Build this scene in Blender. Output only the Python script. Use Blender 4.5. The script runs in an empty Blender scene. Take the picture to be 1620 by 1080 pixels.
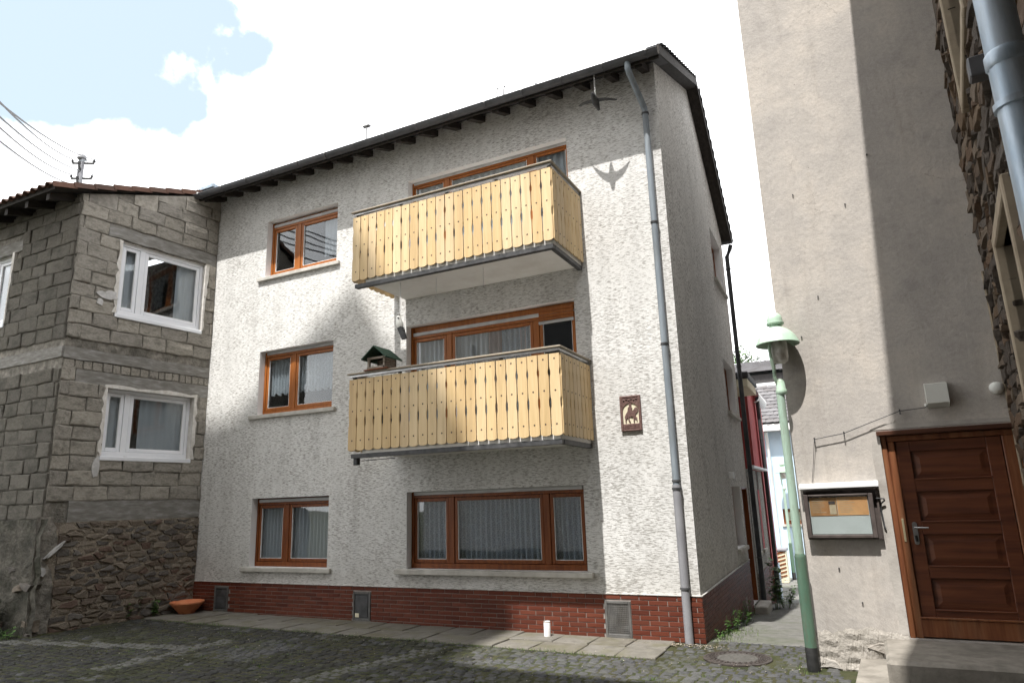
import bpy, math, random
from mathutils import Matrix, Vector
random.seed(7)
SC = bpy.context.scene
COL = SC.collection
R = math.radians

# ------------------------------------------------------------------ camera
CAM = Vector((2.0117, -9.2351, 1.7943))
cam_d = bpy.data.cameras.new('camera'); cam = bpy.data.objects.new('camera', cam_d); COL.objects.link(cam)
cam_d.sensor_width = 36.0; cam_d.lens = 24.0; cam_d.clip_end = 2000; cam_d.clip_start = 0.05
_r = (0.89299198, 0.44901919, -0.0307748); _d = (-0.12954602, 0.19094783, -0.97301426); _f = (-0.43102569, 0.87288069, 0.22868353)
cam.matrix_world = Matrix(((_r[0], -_d[0], -_f[0], CAM.x), (_r[1], -_d[1], -_f[1], CAM.y), (_r[2], -_d[2], -_f[2], CAM.z), (0, 0, 0, 1)))
SC.camera = cam

# ------------------------------------------------------------------ light
SUN = Vector((-0.04, -1.0, 1.95)).normalized()
sun_d = bpy.data.lights.new('sun', 'SUN'); sun_d.energy = 4.6; sun_d.angle = R(0.55); sun_d.color = (1.0, 0.97, 0.925)
sun = bpy.data.objects.new('sun', sun_d); COL.objects.link(sun)
sun.rotation_euler = (-SUN).to_track_quat('-Z', 'Y').to_euler(); sun.location = (0, -30, 60)
SC.view_settings.view_transform = 'Standard'; SC.view_settings.look = 'None'
SC.view_settings.exposure = 0.75; SC.view_settings.gamma = 1.0
SC.view_settings.use_curve_mapping = False

def nd(nt, typ, props=None, **ins):
    n = nt.nodes.new(typ)
    for k, v in (props or {}).items(): setattr(n, k, v)
    for k, v in ins.items():
        k2 = int(k[1:]) if k[0] == '_' and k[1:].isdigit() else k.replace('_', ' ')
        s = n.inputs[k2]
        if isinstance(v, bpy.types.NodeSocket): nt.links.new(v, s)
        elif isinstance(v, (tuple, list)) and s.type == 'RGBA' and len(v) == 3: s.default_value = (*v, 1)
        else: s.default_value = v
    return n
def math_(nt, op, a, b=None, c=None, clamp=False):
    n = nt.nodes.new('ShaderNodeMath'); n.operation = op; n.use_clamp = clamp
    for i, v in enumerate((a, b, c)):
        if v is None: continue
        if isinstance(v, bpy.types.NodeSocket): nt.links.new(v, n.inputs[i])
        else: n.inputs[i].default_value = v
    return n.outputs[0]
def ramp(nt, fac, stops, interp='LINEAR'):
    n = nt.nodes.new('ShaderNodeValToRGB'); n.color_ramp.interpolation = interp
    e = n.color_ramp.elements
    while len(e) < len(stops): e.new(0.5)
    for el, (p, c) in zip(e, stops):
        el.position = p; el.color = (*c, 1) if not isinstance(c, (int, float)) else (c, c, c, 1)
    nt.links.new(fac, n.inputs[0]); return n.outputs[0]
def mix(nt, fac, a, b, mode='MIX'):
    n = nt.nodes.new('ShaderNodeMix'); n.data_type = 'RGBA'; n.blend_type = mode
    for i, v in ((0, fac), (6, a), (7, b)):
        if isinstance(v, bpy.types.NodeSocket): nt.links.new(v, n.inputs[i])
        elif isinstance(v, (tuple, list)): n.inputs[i].default_value = (*v, 1) if len(v) == 3 else v
        else: n.inputs[i].default_value = v
    return n.outputs[2]

# sky: physical sky seen through gaps of broken bright cloud
W = bpy.data.worlds.new('World'); SC.world = W; W.use_nodes = True
wt = W.node_tree; wt.nodes.clear()
sky = nd(wt, 'ShaderNodeTexSky', {'sky_type': 'NISHITA', 'sun_disc': False})
sky.sun_elevation = math.asin(SUN.z); sky.sun_rotation = math.atan2(SUN.x, SUN.y)
sky.air_density = 1.0; sky.dust_density = 1.5; sky.ozone_density = 1.0
tc = nd(wt, 'ShaderNodeTexCoord')
nz = nd(wt, 'ShaderNodeTexNoise', {'noise_dimensions': '3D'}, Vector=tc.outputs['Generated'], Scale=8.5, Detail=9.0, Roughness=0.52)
nz2 = nd(wt, 'ShaderNodeTexNoise', {'noise_dimensions': '3D'}, Vector=tc.outputs['Generated'], Scale=2.2, Detail=3.0, Roughness=0.5)
def gap(d, r0, r1):
    dv = nd(wt, 'ShaderNodeVectorMath', {'operation': 'DOT_PRODUCT'}, _0=tc.outputs['Generated'], _1=Vector(d).normalized()[:])
    return nd(wt, 'ShaderNodeMapRange', {'interpolation_type': 'SMOOTHSTEP'}, Value=dv.outputs['Value'], _1=math.cos(r1), _2=math.cos(r0), _3=0.0, _4=1.0).outputs[0]
g1 = gap((-0.70, 0.40, 0.60), 0.12, 0.255)
g2 = gap((-0.80, 0.30, 0.54), 0.06, 0.24)
gg = math_(wt, 'MAXIMUM', g1, g2)
cl = math_(wt, 'ADD', math_(wt, 'MULTIPLY', nz.outputs['Fac'], 0.75), math_(wt, 'MULTIPLY', nz2.outputs['Fac'], 0.45))
cl = math_(wt, 'SUBTRACT', cl, math_(wt, 'MULTIPLY', gg, 0.36))
cm = nd(wt, 'ShaderNodeMapRange', {'interpolation_type': 'SMOOTHSTEP'}, Value=cl, _1=0.30, _2=0.40, _3=0.0, _4=1.0).outputs[0]
skyc = mix(wt, 0.75, sky.outputs[0], (4.3, 5.1, 5.6))
cloudc = ramp(wt, nz.outputs['Fac'], [(0.3, (11.5, 11.8, 12.3)), (0.65, (15.5, 15.5, 15.5))])
wc = mix(wt, cm, skyc, cloudc)
bg = nd(wt, 'ShaderNodeBackground', Color=wc, Strength=0.125)
wo = nd(wt, 'ShaderNodeOutputWorld', Surface=bg.outputs[0])

# ------------------------------------------------------------------ materials
def mat_new(name):
    m = bpy.data.materials.new(name); m.use_nodes = True; nt = m.node_tree; nt.nodes.clear()
    out = nt.nodes.new('ShaderNodeOutputMaterial'); b = nt.nodes.new('ShaderNodeBsdfPrincipled')
    nt.links.new(b.outputs[0], out.inputs[0]); return m, nt, b, out
def coords(nt, scale=(1, 1, 1), rnd=True, geo=False):
    t = nt.nodes.new('ShaderNodeTexCoord'); v = t.outputs['Object']
    if rnd:
        oi = nt.nodes.new('ShaderNodeObjectInfo')
        v = nd(nt, 'ShaderNodeVectorMath', {'operation': 'MULTIPLY_ADD'}, _0=oi.outputs['Random'], _1=(37.0, 19.0, 53.0), _2=v).outputs[0]
    return nd(nt, 'ShaderNodeMapping', Vector=v, Scale=scale).outputs[0]
def rnd_val(nt, islands=True):
    oi = nt.nodes.new('ShaderNodeObjectInfo'); r = oi.outputs['Random']
    if islands:
        g = nt.nodes.new('ShaderNodeNewGeometry')
        r = math_(nt, 'FRACT', math_(nt, 'ADD', r, math_(nt, 'MULTIPLY', g.outputs['Random Per Island'], 7.31)))
    return r
def surf(name, cols, scale=6, detail=6, rough=0.8, bump=0.3, bscale=60, bdist=0.01, stretch=(1, 1, 1), rand=None, randf=0.6,
         dirt=None, dirt_scale=2.0, dirt_amt=0.5, metal=0.0, spec=0.3, islands=True, bstretch=None, contrast=(0.35, 0.68)):
    m, nt, b, out = mat_new(name)
    v = coords(nt, stretch)
    n = nd(nt, 'ShaderNodeTexNoise', Vector=v, Scale=scale, Detail=detail, Roughness=0.6)
    k = len(cols)
    c = ramp(nt, n.outputs['Fac'], [(contrast[0] + (contrast[1] - contrast[0]) * i / max(1, k - 1), cc) for i, cc in enumerate(cols)])
    if rand:
        rv = rnd_val(nt, islands)
        rc = ramp(nt, rv, [(i / len(rand), cc) for i, cc in enumerate(rand)], 'CONSTANT')
        c = mix(nt, randf, c, rc)
    if dirt:
        n2 = nd(nt, 'ShaderNodeTexNoise', Vector=v, Scale=dirt_scale, Detail=8, Roughness=0.65)
        f = nd(nt, 'ShaderNodeMapRange', Value=n2.outputs['Fac'], _1=0.48, _2=0.68, _3=0.0, _4=dirt_amt).outputs[0]
        c = mix(nt, f, c, dirt)
    nt.links.new(c, b.inputs['Base Color'])
    b.inputs['Roughness'].default_value = rough; b.inputs['Metallic'].default_value = metal
    b.inputs['Specular IOR Level'].default_value = spec
    if bump:
        v2 = coords(nt, bstretch or stretch)
        n3 = nd(nt, 'ShaderNodeTexNoise', Vector=v2, Scale=bscale, Detail=5, Roughness=0.6)
        bp = nd(nt, 'ShaderNodeBump', Height=n3.outputs['Fac'], Strength=bump, Distance=bdist)
        nt.links.new(bp.outputs[0], b.inputs['Normal'])
    return m
M = {}
def scratch_render(name, hi, lo, groove, sx, sz, sy=22):
    m, nt, b, out = mat_new(name)
    t = nt.nodes.new('ShaderNodeTexCoord')
    wob = nd(nt, 'ShaderNodeTexNoise', Vector=t.outputs['Object'], Scale=7.0, Detail=2)
    v = nd(nt, 'ShaderNodeVectorMath', {'operation': 'MULTIPLY_ADD'}, _0=wob.outputs['Color'], _1=(0.012, 0.012, 0.012), _2=t.outputs['Object']).outputs[0]
    mp = nd(nt, 'ShaderNodeMapping', Vector=v, Scale=(sx, sy, sz))
    n = nd(nt, 'ShaderNodeTexNoise', Vector=mp.outputs[0], Scale=1.0, Detail=3.5, Roughness=0.62)
    big = nd(nt, 'ShaderNodeTexNoise', Vector=t.outputs['Object'], Scale=0.9, Detail=6, Roughness=0.6)
    mid = nd(nt, 'ShaderNodeTexNoise', Vector=t.outputs['Object'], Scale=4.0, Detail=4)
    dens = math_(nt, 'ADD', math_(nt, 'MULTIPLY', mid.outputs['Fac'], 0.12), math_(nt, 'MULTIPLY', big.outputs['Fac'], 0.24))
    th = math_(nt, 'ADD', n.outputs['Fac'], math_(nt, 'SUBTRACT', 0.18, dens))
    g = nd(nt, 'ShaderNodeMapRange', {'interpolation_type': 'SMOOTHSTEP'}, Value=th, _1=0.425, _2=0.475, _3=1.0, _4=0.0).outputs[0]
    base = ramp(nt, big.outputs['Fac'], [(0.3, lo), (0.6, hi)])
    # rain streaks running down the wall
    mp2 = nd(nt, 'ShaderNodeMapping', Vector=t.outputs['Object'], Scale=(3.0, 3.0, 0.35))
    st = nd(nt, 'ShaderNodeTexNoise', Vector=mp2.outputs[0], Scale=1.0, Detail=6, Roughness=0.65)
    sf = nd(nt, 'ShaderNodeMapRange', Value=st.outputs['Fac'], _1=0.48, _2=0.75, _3=0.0, _4=0.5).outputs[0]
    base = mix(nt, sf, base, tuple(x * 0.72 for x in lo))
    sx_ = nd(nt, 'ShaderNodeSeparateXYZ', Vector=t.outputs['Object'])
    spl = nd(nt, 'ShaderNodeMapRange', Value=math_(nt, 'SUBTRACT', sx_.outputs[2], math_(nt, 'MULTIPLY', mid.outputs['Fac'], 0.9)), _1=0.05, _2=0.75, _3=0.32, _4=0.0).outputs[0]
    base = mix(nt, spl, base, (0.36, 0.33, 0.28))
    fine = nd(nt, 'ShaderNodeTexNoise', Vector=t.outputs['Object'], Scale=90.0, Detail=3)
    base = mix(nt, 1.0, base, ramp(nt, fine.outputs['Fac'], [(0.3, 0.80), (0.65, 1.0)]), 'MULTIPLY')
    c = mix(nt, math_(nt, 'MULTIPLY', g, 0.75), base, groove)
    nt.links.new(c, b.inputs['Base Color']); b.inputs['Roughness'].default_value = 0.92; b.inputs['Specular IOR Level'].default_value = 0.15
    hgt = math_(nt, 'SUBTRACT', math_(nt, 'MULTIPLY', fine.outputs['Fac'], 0.5), g)
    bp = nd(nt, 'ShaderNodeBump', Height=hgt, Strength=0.45, Distance=0.005)
    nt.links.new(bp.outputs[0], b.inputs['Normal']); M[name] = m
scratch_render('render_front', (0.765, 0.758, 0.74), (0.685, 0.678, 0.658), (0.23, 0.217, 0.195), 13, 95)
scratch_render('render_side', (0.74, 0.73, 0.705), (0.64, 0.63, 0.605), (0.22, 0.21, 0.195), 30, 30, 30)
scratch_render('render_next', (0.50, 0.49, 0.46), (0.42, 0.41, 0.385), (0.13, 0.125, 0.115), 40, 40, 40)
M['brick'] = surf('brick', [(0.085, 0.025, 0.015), (0.14, 0.041, 0.025)], 14, 6, 0.5, 0.15, 50, 0.004,
                  rand=[(0.105, 0.029, 0.018), (0.145, 0.044, 0.027), (0.08, 0.025, 0.017), (0.125, 0.036, 0.021), (0.11, 0.037, 0.024), (0.155, 0.05, 0.031)], randf=0.6, spec=0.1)
M['mortar'] = surf('mortar', [(0.24, 0.20, 0.18), (0.32, 0.275, 0.25)], 8, 5, 0.9, 0.3, 80)
M['grime_mortar'] = surf('grime_mortar', [(0.13, 0.12, 0.103), (0.23, 0.212, 0.183), (0.34, 0.315, 0.278)], 9, 8, 0.95, 0.9, 30, 0.03, dirt=(0.05, 0.05, 0.042), dirt_scale=1.4, dirt_amt=0.6)
M['block'] = surf('block', [(0.21, 0.19, 0.165), (0.34, 0.317, 0.28), (0.44, 0.41, 0.362)], 11, 9, 0.95, 0.9, 55, 0.012,
                  rand=[(0.28, 0.26, 0.227), (0.36, 0.334, 0.29), (0.25, 0.232, 0.207), (0.315, 0.29, 0.245), (0.40, 0.368, 0.315)], randf=0.45,
                  dirt=(0.13, 0.122, 0.105), dirt_scale=3.4, dirt_amt=0.75, spec=0.12)
M['block_dark'] = surf('block_dark', [(0.10, 0.093, 0.08), (0.16, 0.148, 0.128), (0.205, 0.19, 0.165)], 9, 8, 0.95, 0.9, 55, 0.012,
                  rand=[(0.135, 0.125, 0.108), (0.17, 0.157, 0.137), (0.115, 0.106, 0.094), (0.15, 0.138, 0.117)], randf=0.5,
                  dirt=(0.055, 0.055, 0.045), dirt_scale=1.6, dirt_amt=0.65, spec=0.12)
M['concrete'] = surf('concrete', [(0.17, 0.16, 0.143), (0.225, 0.215, 0.198), (0.31, 0.305, 0.295)], 5, 8, 0.9, 0.4, 60, 0.008, stretch=(1, 1, 4), dirt=(0.13, 0.125, 0.11), dirt_scale=3, dirt_amt=0.6)
M['rubble'] = surf('rubble', [(0.09, 0.077, 0.066), (0.19, 0.16, 0.13)], 12, 8, 0.9, 0.8, 35, 0.02,
                   rand=[(0.13, 0.10, 0.08), (0.19, 0.15, 0.115), (0.10, 0.094, 0.09), (0.22, 0.185, 0.145), (0.14, 0.085, 0.066), (0.085, 0.08, 0.075), (0.26, 0.22, 0.175), (0.155, 0.145, 0.135)], randf=0.62, spec=0.2)
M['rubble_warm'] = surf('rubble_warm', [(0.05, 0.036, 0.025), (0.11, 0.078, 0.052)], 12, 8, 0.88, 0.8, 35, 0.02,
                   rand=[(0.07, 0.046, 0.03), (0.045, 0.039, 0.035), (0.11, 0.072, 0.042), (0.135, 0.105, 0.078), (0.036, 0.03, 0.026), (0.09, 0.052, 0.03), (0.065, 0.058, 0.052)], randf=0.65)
M['lime_stone'] = surf('lime_stone', [(0.26, 0.24, 0.215), (0.38, 0.355, 0.32)], 9, 7, 0.95, 0.8, 30, 0.02, rand=[(0.38, 0.35, 0.31), (0.42, 0.395, 0.36), (0.31, 0.275, 0.235)], randf=0.4, dirt=(0.2, 0.185, 0.16), dirt_scale=4, dirt_amt=0.6)
M['rubble_mortar'] = surf('rubble_mortar', [(0.19, 0.16, 0.125), (0.33, 0.28, 0.22)], 7, 8, 0.95, 1.0, 30, 0.03, dirt=(0.07, 0.06, 0.05), dirt_scale=3, dirt_amt=0.7)
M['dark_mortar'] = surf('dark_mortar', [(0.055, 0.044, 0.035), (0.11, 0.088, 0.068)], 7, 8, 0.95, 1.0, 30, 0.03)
M['moss_render'] = surf('moss_render', [(0.05, 0.047, 0.038), (0.10, 0.092, 0.076), (0.15, 0.138, 0.115)], 4, 9, 0.95, 1.0, 14, 0.06, dirt=(0.035, 0.04, 0.024), dirt_scale=1.5, dirt_amt=0.7)
M['plaster_patch'] = surf('plaster_patch', [(0.40, 0.39, 0.38), (0.58, 0.57, 0.56)], 12, 6, 0.9, 0.4, 40, 0.01)
def plaster_mat():
    m, nt, b, out = mat_new('old_plaster')
    t = nt.nodes.new('ShaderNodeTexCoord'); o = t.outputs['Object']
    n1 = nd(nt, 'ShaderNodeTexNoise', Vector=o, Scale=1.1, Detail=9, Roughness=0.62)
    c = ramp(nt, n1.outputs['Fac'], [(0.30, (0.37, 0.345, 0.322)), (0.5, (0.435, 0.403, 0.37)), (0.68, (0.52, 0.472, 0.42))])
    n2 = nd(nt, 'ShaderNodeTexNoise', Vector=o, Scale=3.2, Detail=10, Roughness=0.7)
    c = mix(nt, nd(nt, 'ShaderNodeMapRange', Value=n2.outputs['Fac'], _1=0.53, _2=0.72, _3=0.0, _4=0.5).outputs[0], c, (0.27, 0.255, 0.245))
    mp = nd(nt, 'ShaderNodeMapping', Vector=o, Scale=(9, 9, 0.6))
    n3 = nd(nt, 'ShaderNodeTexNoise', Vector=mp.outputs[0], Scale=1.0, Detail=5)
    c = mix(nt, nd(nt, 'ShaderNodeMapRange', Value=n3.outputs['Fac'], _1=0.55, _2=0.75, _3=0.0, _4=0.25).outputs[0], c, (0.26, 0.23, 0.20))
    n4 = nd(nt, 'ShaderNodeTexNoise', Vector=o, Scale=26.0, Detail=6, Roughness=0.7)
    c = mix(nt, 1.0, c, ramp(nt, n4.outputs['Fac'], [(0.3, 0.88), (0.6, 1.03)]), 'MULTIPLY')
    wv = nd(nt, 'ShaderNodeVectorMath', {'operation': 'MULTIPLY_ADD'}, _0=n2.outputs['Color'], _1=(0.35, 0.35, 0.35), _2=o).outputs[0]
    ve = nd(nt, 'ShaderNodeTexVoronoi', {'feature': 'DISTANCE_TO_EDGE'}, Vector=wv, Scale=1.1)
    crk = nd(nt, 'ShaderNodeMapRange', Value=ve.outputs['Distance'], _1=0.0, _2=0.006, _3=1.0, _4=0.0).outputs[0]
    crk = math_(nt, 'MULTIPLY', crk, nd(nt, 'ShaderNodeMapRange', Value=n1.outputs['Fac'], _1=0.5, _2=0.62, _3=0.0, _4=0.7).outputs[0])
    c = mix(nt, crk, c, (0.14, 0.125, 0.11))
    gr_ = nd(nt, 'ShaderNodeTexNoise', Vector=o, Scale=150.0, Detail=3, Roughness=0.7)
    c = mix(nt, 1.0, c, ramp(nt, gr_.outputs['Fac'], [(0.32, 0.86), (0.6, 1.05)]), 'MULTIPLY')
    vo = nd(nt, 'ShaderNodeTexVoronoi', {'feature': 'F1'}, Vector=o, Scale=3.6)
    c = mix(nt, nd(nt, 'ShaderNodeMapRange', Value=vo.outputs['Distance'], _1=0.0, _2=0.035, _3=0.85, _4=0.0).outputs[0], c, (0.07, 0.065, 0.06))
    nt.links.new(c, b.inputs['Base Color']); b.inputs['Roughness'].default_value = 0.93; b.inputs['Specular IOR Level'].default_value = 0.12
    h = math_(nt, 'ADD', math_(nt, 'MULTIPLY', n2.outputs['Fac'], 1.0), math_(nt, 'MULTIPLY', n4.outputs['Fac'], 0.35))
    bp = nd(nt, 'ShaderNodeBump', Height=h, Strength=0.55, Distance=0.02); nt.links.new(bp.outputs[0], b.inputs['Normal'])
    M['plaster'] = m
plaster_mat()
M['slat_wood'] = surf('slat_wood', [(0.50, 0.355, 0.175), (0.62, 0.455, 0.245), (0.68, 0.525, 0.31)], 1.0, 5, 0.55, 0.12, 1.0, 0.002, stretch=(26, 26, 1.6), bstretch=(60, 60, 3),
                      rand=[(0.58, 0.42, 0.22), (0.66, 0.505, 0.30), (0.51, 0.355, 0.175), (0.62, 0.455, 0.24), (0.69, 0.545, 0.345), (0.58, 0.45, 0.285), (0.55, 0.385, 0.19)], randf=0.6, dirt=(0.36, 0.24, 0.12), dirt_scale=0.22, dirt_amt=0.5)
M['screw'] = surf('screw', [(0.05, 0.035, 0.03), (0.09, 0.06, 0.045)], 10, 2, 0.5, 0)
M['rail_wood'] = surf('rail_wood', [(0.26, 0.22, 0.17), (0.40, 0.35, 0.275)], 1.0, 5, 0.6, 0.2, 1.0, 0.003, stretch=(2, 30, 30), dirt=(0.16, 0.13, 0.10), dirt_amt=0.6, dirt_scale=0.5)
M['win_wood'] = surf('win_wood', [(0.24, 0.072, 0.014), (0.37, 0.128, 0.026)], 1.0, 5, 0.42, 0.1, 1.0, 0.002, stretch=(22, 22, 2.0), spec=0.25, rand=[(0.29, 0.09, 0.018), (0.34, 0.112, 0.024)], randf=0.3)
M['win_wood_dark'] = surf('win_wood_dark', [(0.13, 0.036, 0.010), (0.22, 0.066, 0.017)], 1.0, 5, 0.42, 0.1, 1.0, 0.002, stretch=(22, 22, 2.0), spec=0.25)
M['door_wood'] = surf('door_wood', [(0.115, 0.038, 0.017), (0.19, 0.069, 0.029), (0.235, 0.096, 0.042)], 1.0, 6, 0.45, 0.12, 1.0, 0.002, stretch=(16, 16, 1.2), spec=0.35, dirt=(0.30, 0.16, 0.085), dirt_scale=0.7, dirt_amt=0.45)
M['lintel_wood'] = surf('lintel_wood', [(0.045, 0.018, 0.010), (0.085, 0.032, 0.017)], 1.0, 6, 0.5, 0.12, 1.0, 0.002, stretch=(1.2, 16, 16), spec=0.3)
M['door_leaf'] = surf('door_leaf', [(0.075, 0.023, 0.011), (0.12, 0.037, 0.016), (0.15, 0.05, 0.021)], 1.0, 6, 0.42, 0.12, 1.0, 0.002, stretch=(1.2, 16, 16), spec=0.5)
M['upvc'] = surf('upvc', [(0.74, 0.76, 0.80), (0.80, 0.81, 0.84)], 3, 2, 0.3, 0, spec=0.5)
M['reveal'] = surf('reveal', [(0.77, 0.77, 0.77), (0.80, 0.80, 0.80)], 8, 5, 0.85, 0.15, 50, 0.004)
M['foam'] = surf('foam', [(0.58, 0.55, 0.51), (0.74, 0.72, 0.69)], 9, 7, 0.9, 0.8, 26, 0.02, dirt=(0.42, 0.39, 0.34), dirt_scale=4, dirt_amt=0.5)
M['sill'] = surf('sill', [(0.42, 0.40, 0.36), (0.54, 0.52, 0.48)], 7, 7, 0.8, 0.25, 60, 0.005, dirt=(0.27, 0.25, 0.22), dirt_scale=3, dirt_amt=0.5)
M['shutter'] = surf('shutter', [(0.40, 0.40, 0.40), (0.52, 0.52, 0.52)], 4, 2, 0.5, 0.05, 40)
M['slate'] = surf('slate', [(0.030, 0.029, 0.030), (0.065, 0.062, 0.062)], 14, 6, 0.6, 0.4, 40, 0.006, rand=[(0.035, 0.034, 0.035), (0.06, 0.056, 0.056), (0.045, 0.042, 0.041)], randf=0.5)
M['grey_slate'] = surf('grey_slate', [(0.085, 0.082, 0.086), (0.145, 0.14, 0.145)], 14, 6, 0.6, 0.4, 40, 0.006, rand=[(0.10, 0.096, 0.10), (0.145, 0.14, 0.145), (0.12, 0.11, 0.11), (0.165, 0.16, 0.165)], randf=0.6, dirt=(0.06, 0.058, 0.058), dirt_amt=0.4, dirt_scale=6)
M['dark_wood'] = surf('dark_wood', [(0.018, 0.015, 0.013), (0.045, 0.037, 0.031)], 1.0, 5, 0.75, 0.3, 30, 0.004, stretch=(20, 4, 20))
M['gutter'] = surf('gutter', [(0.060, 0.061, 0.066), (0.10, 0.10, 0.108)], 5, 6, 0.5, 0.1, 40, metal=0.0, spec=0.4)
M['zinc_pipe'] = surf('zinc_pipe', [(0.175, 0.205, 0.235), (0.25, 0.285, 0.315)], 2, 6, 0.5, 0.06, 40, stretch=(6, 6, 1), spec=0.35, dirt=(0.13, 0.135, 0.135), dirt_amt=0.6, dirt_scale=1.5)
M['cast_pipe'] = surf('cast_pipe', [(0.20, 0.20, 0.215), (0.28, 0.28, 0.295)], 2, 6, 0.55, 0.1, 40, spec=0.35)
M['black_pipe'] = surf('black_pipe', [(0.03, 0.032, 0.035), (0.06, 0.062, 0.066)], 3, 5, 0.5, 0.05, 40)
M['blue_zinc'] = surf('blue_zinc', [(0.24, 0.31, 0.38), (0.40, 0.46, 0.52)], 3, 7, 0.42, 0.06, 20, stretch=(5, 5, 1), metal=0.35, dirt=(0.20, 0.19, 0.16), dirt_amt=0.4)
M['white_metal'] = surf('white_metal', [(0.66, 0.67, 0.67), (0.78, 0.78, 0.78)], 4, 5, 0.45, 0.05, 40, dirt=(0.45, 0.42, 0.38), dirt_amt=0.35)
M['steel'] = surf('steel', [(0.30, 0.30, 0.30), (0.45, 0.45, 0.45)], 8, 3, 0.35, 0.05, 50, metal=0.8)
M['dark_metal'] = surf('dark_metal', [(0.035, 0.036, 0.038), (0.08, 0.08, 0.083)], 8, 5, 0.5, 0.1, 50)
M['vent_metal'] = surf('vent_metal', [(0.085, 0.083, 0.08), (0.15, 0.147, 0.14)], 10, 6, 0.6, 0.2, 60, dirt=(0.06, 0.045, 0.03), dirt_amt=0.5)
M['soffit'] = surf('soffit', [(0.74, 0.72, 0.69), (0.80, 0.79, 0.76)], 3, 7, 0.9, 0.2, 40, dirt=(0.60, 0.57, 0.52), dirt_scale=1.4, dirt_amt=0.6)
M['terracotta'] = surf('terracotta', [(0.58, 0.19, 0.085), (0.68, 0.27, 0.13)], 8, 6, 0.7, 0.15, 40, 0.004)
M['roof_tile'] = surf('roof_tile', [(0.11, 0.058, 0.042), (0.20, 0.105, 0.075)], 8, 7, 0.8, 0.3, 40, 0.006, rand=[(0.13, 0.07, 0.05), (0.19, 0.10, 0.07), (0.10, 0.06, 0.048)], randf=0.5, dirt=(0.05, 0.048, 0.043), dirt_amt=0.6)
M['lamp_green'] = surf('lamp_green', [(0.36, 0.50, 0.39), (0.44, 0.585, 0.465)], 4, 6, 0.42, 0.05, 60, 0.003, dirt=(0.26, 0.27, 0.20), dirt_scale=9, dirt_amt=0.6, spec=0.3)
M['pole_green'] = surf('pole_green', [(0.072, 0.135, 0.094), (0.10, 0.165, 0.118)], 3, 6, 0.42, 0.06, 60, 0.003, stretch=(4, 4, 1), dirt=(0.10, 0.09, 0.065), dirt_scale=7, dirt_amt=0.55, spec=0.3)
M['pole_pale'] = surf('pole_pale', [(0.29, 0.40, 0.325), (0.36, 0.47, 0.39)], 3, 6, 0.45, 0.06, 60, 0.003, stretch=(4, 4, 1), dirt=(0.20, 0.22, 0.165), dirt_scale=7, dirt_amt=0.5, spec=0.3)
M['black_paint'] = surf('black_paint', [(0.008, 0.008, 0.008), (0.02, 0.02, 0.019)], 12, 5, 0.6, 0.2, 40)
M['white_paint'] = surf('white_paint', [(0.74, 0.74, 0.74), (0.80, 0.80, 0.80)], 6, 4, 0.5, 0.05, 40)
M['cream'] = surf('cream', [(0.66, 0.60, 0.44), (0.74, 0.68, 0.52)], 9, 4, 0.7, 0.1, 60)
M['ceramic'] = surf('ceramic', [(0.10, 0.055, 0.048), (0.19, 0.115, 0.10)], 30, 5, 0.5, 0.4, 70, 0.004, spec=0.4)
M['iron'] = surf('iron', [(0.030, 0.024, 0.021), (0.066, 0.055, 0.049)], 16, 6, 0.65, 0.4, 60, 0.005, spec=0.3)
M['cover_fill'] = surf('cover_fill', [(0.055, 0.052, 0.046), (0.10, 0.094, 0.085)], 30, 6, 0.9, 0.5, 80, 0.006)
M['slab'] = surf('slab', [(0.10, 0.093, 0.078), (0.15, 0.14, 0.12), (0.19, 0.177, 0.153)], 3.5, 9, 0.9, 0.4, 50, 0.006,
                 rand=[(0.155, 0.145, 0.125), (0.18, 0.167, 0.147), (0.135, 0.12, 0.092), (0.168, 0.157, 0.139)], randf=0.4, dirt=(0.105, 0.10, 0.052), dirt_scale=1.6, dirt_amt=0.6)
M['step_stone'] = surf('step_stone', [(0.17, 0.155, 0.132), (0.28, 0.258, 0.225)], 6, 9, 0.9, 0.5, 40, 0.008, dirt=(0.10, 0.09, 0.075), dirt_scale=2.5, dirt_amt=0.5)
M['asphalt'] = surf('asphalt', [(0.12, 0.118, 0.108), (0.195, 0.19, 0.177)], 9, 9, 0.95, 0.6, 90, 0.008, dirt=(0.07, 0.085, 0.04), dirt_scale=1.4, dirt_amt=0.55)
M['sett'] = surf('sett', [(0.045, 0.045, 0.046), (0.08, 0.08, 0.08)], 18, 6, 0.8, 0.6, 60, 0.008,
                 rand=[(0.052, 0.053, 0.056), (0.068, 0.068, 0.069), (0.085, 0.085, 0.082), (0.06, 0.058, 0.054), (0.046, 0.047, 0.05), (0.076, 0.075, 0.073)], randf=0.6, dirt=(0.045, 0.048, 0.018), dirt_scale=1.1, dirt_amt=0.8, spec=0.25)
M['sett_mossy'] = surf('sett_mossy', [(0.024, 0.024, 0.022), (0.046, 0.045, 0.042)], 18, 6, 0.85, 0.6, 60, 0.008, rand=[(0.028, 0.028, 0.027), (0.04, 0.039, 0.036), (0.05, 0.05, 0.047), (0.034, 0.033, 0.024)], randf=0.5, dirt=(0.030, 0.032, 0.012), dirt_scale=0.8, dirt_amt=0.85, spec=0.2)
M['sett_light'] = surf('sett_light', [(0.075, 0.075, 0.07), (0.125, 0.123, 0.115)], 18, 6, 0.85, 0.6, 60, 0.008,
                 rand=[(0.085, 0.085, 0.08), (0.115, 0.113, 0.106), (0.10, 0.097, 0.09)], randf=0.5, dirt=(0.05, 0.054, 0.025), dirt_scale=1.6, dirt_amt=0.5)
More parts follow.
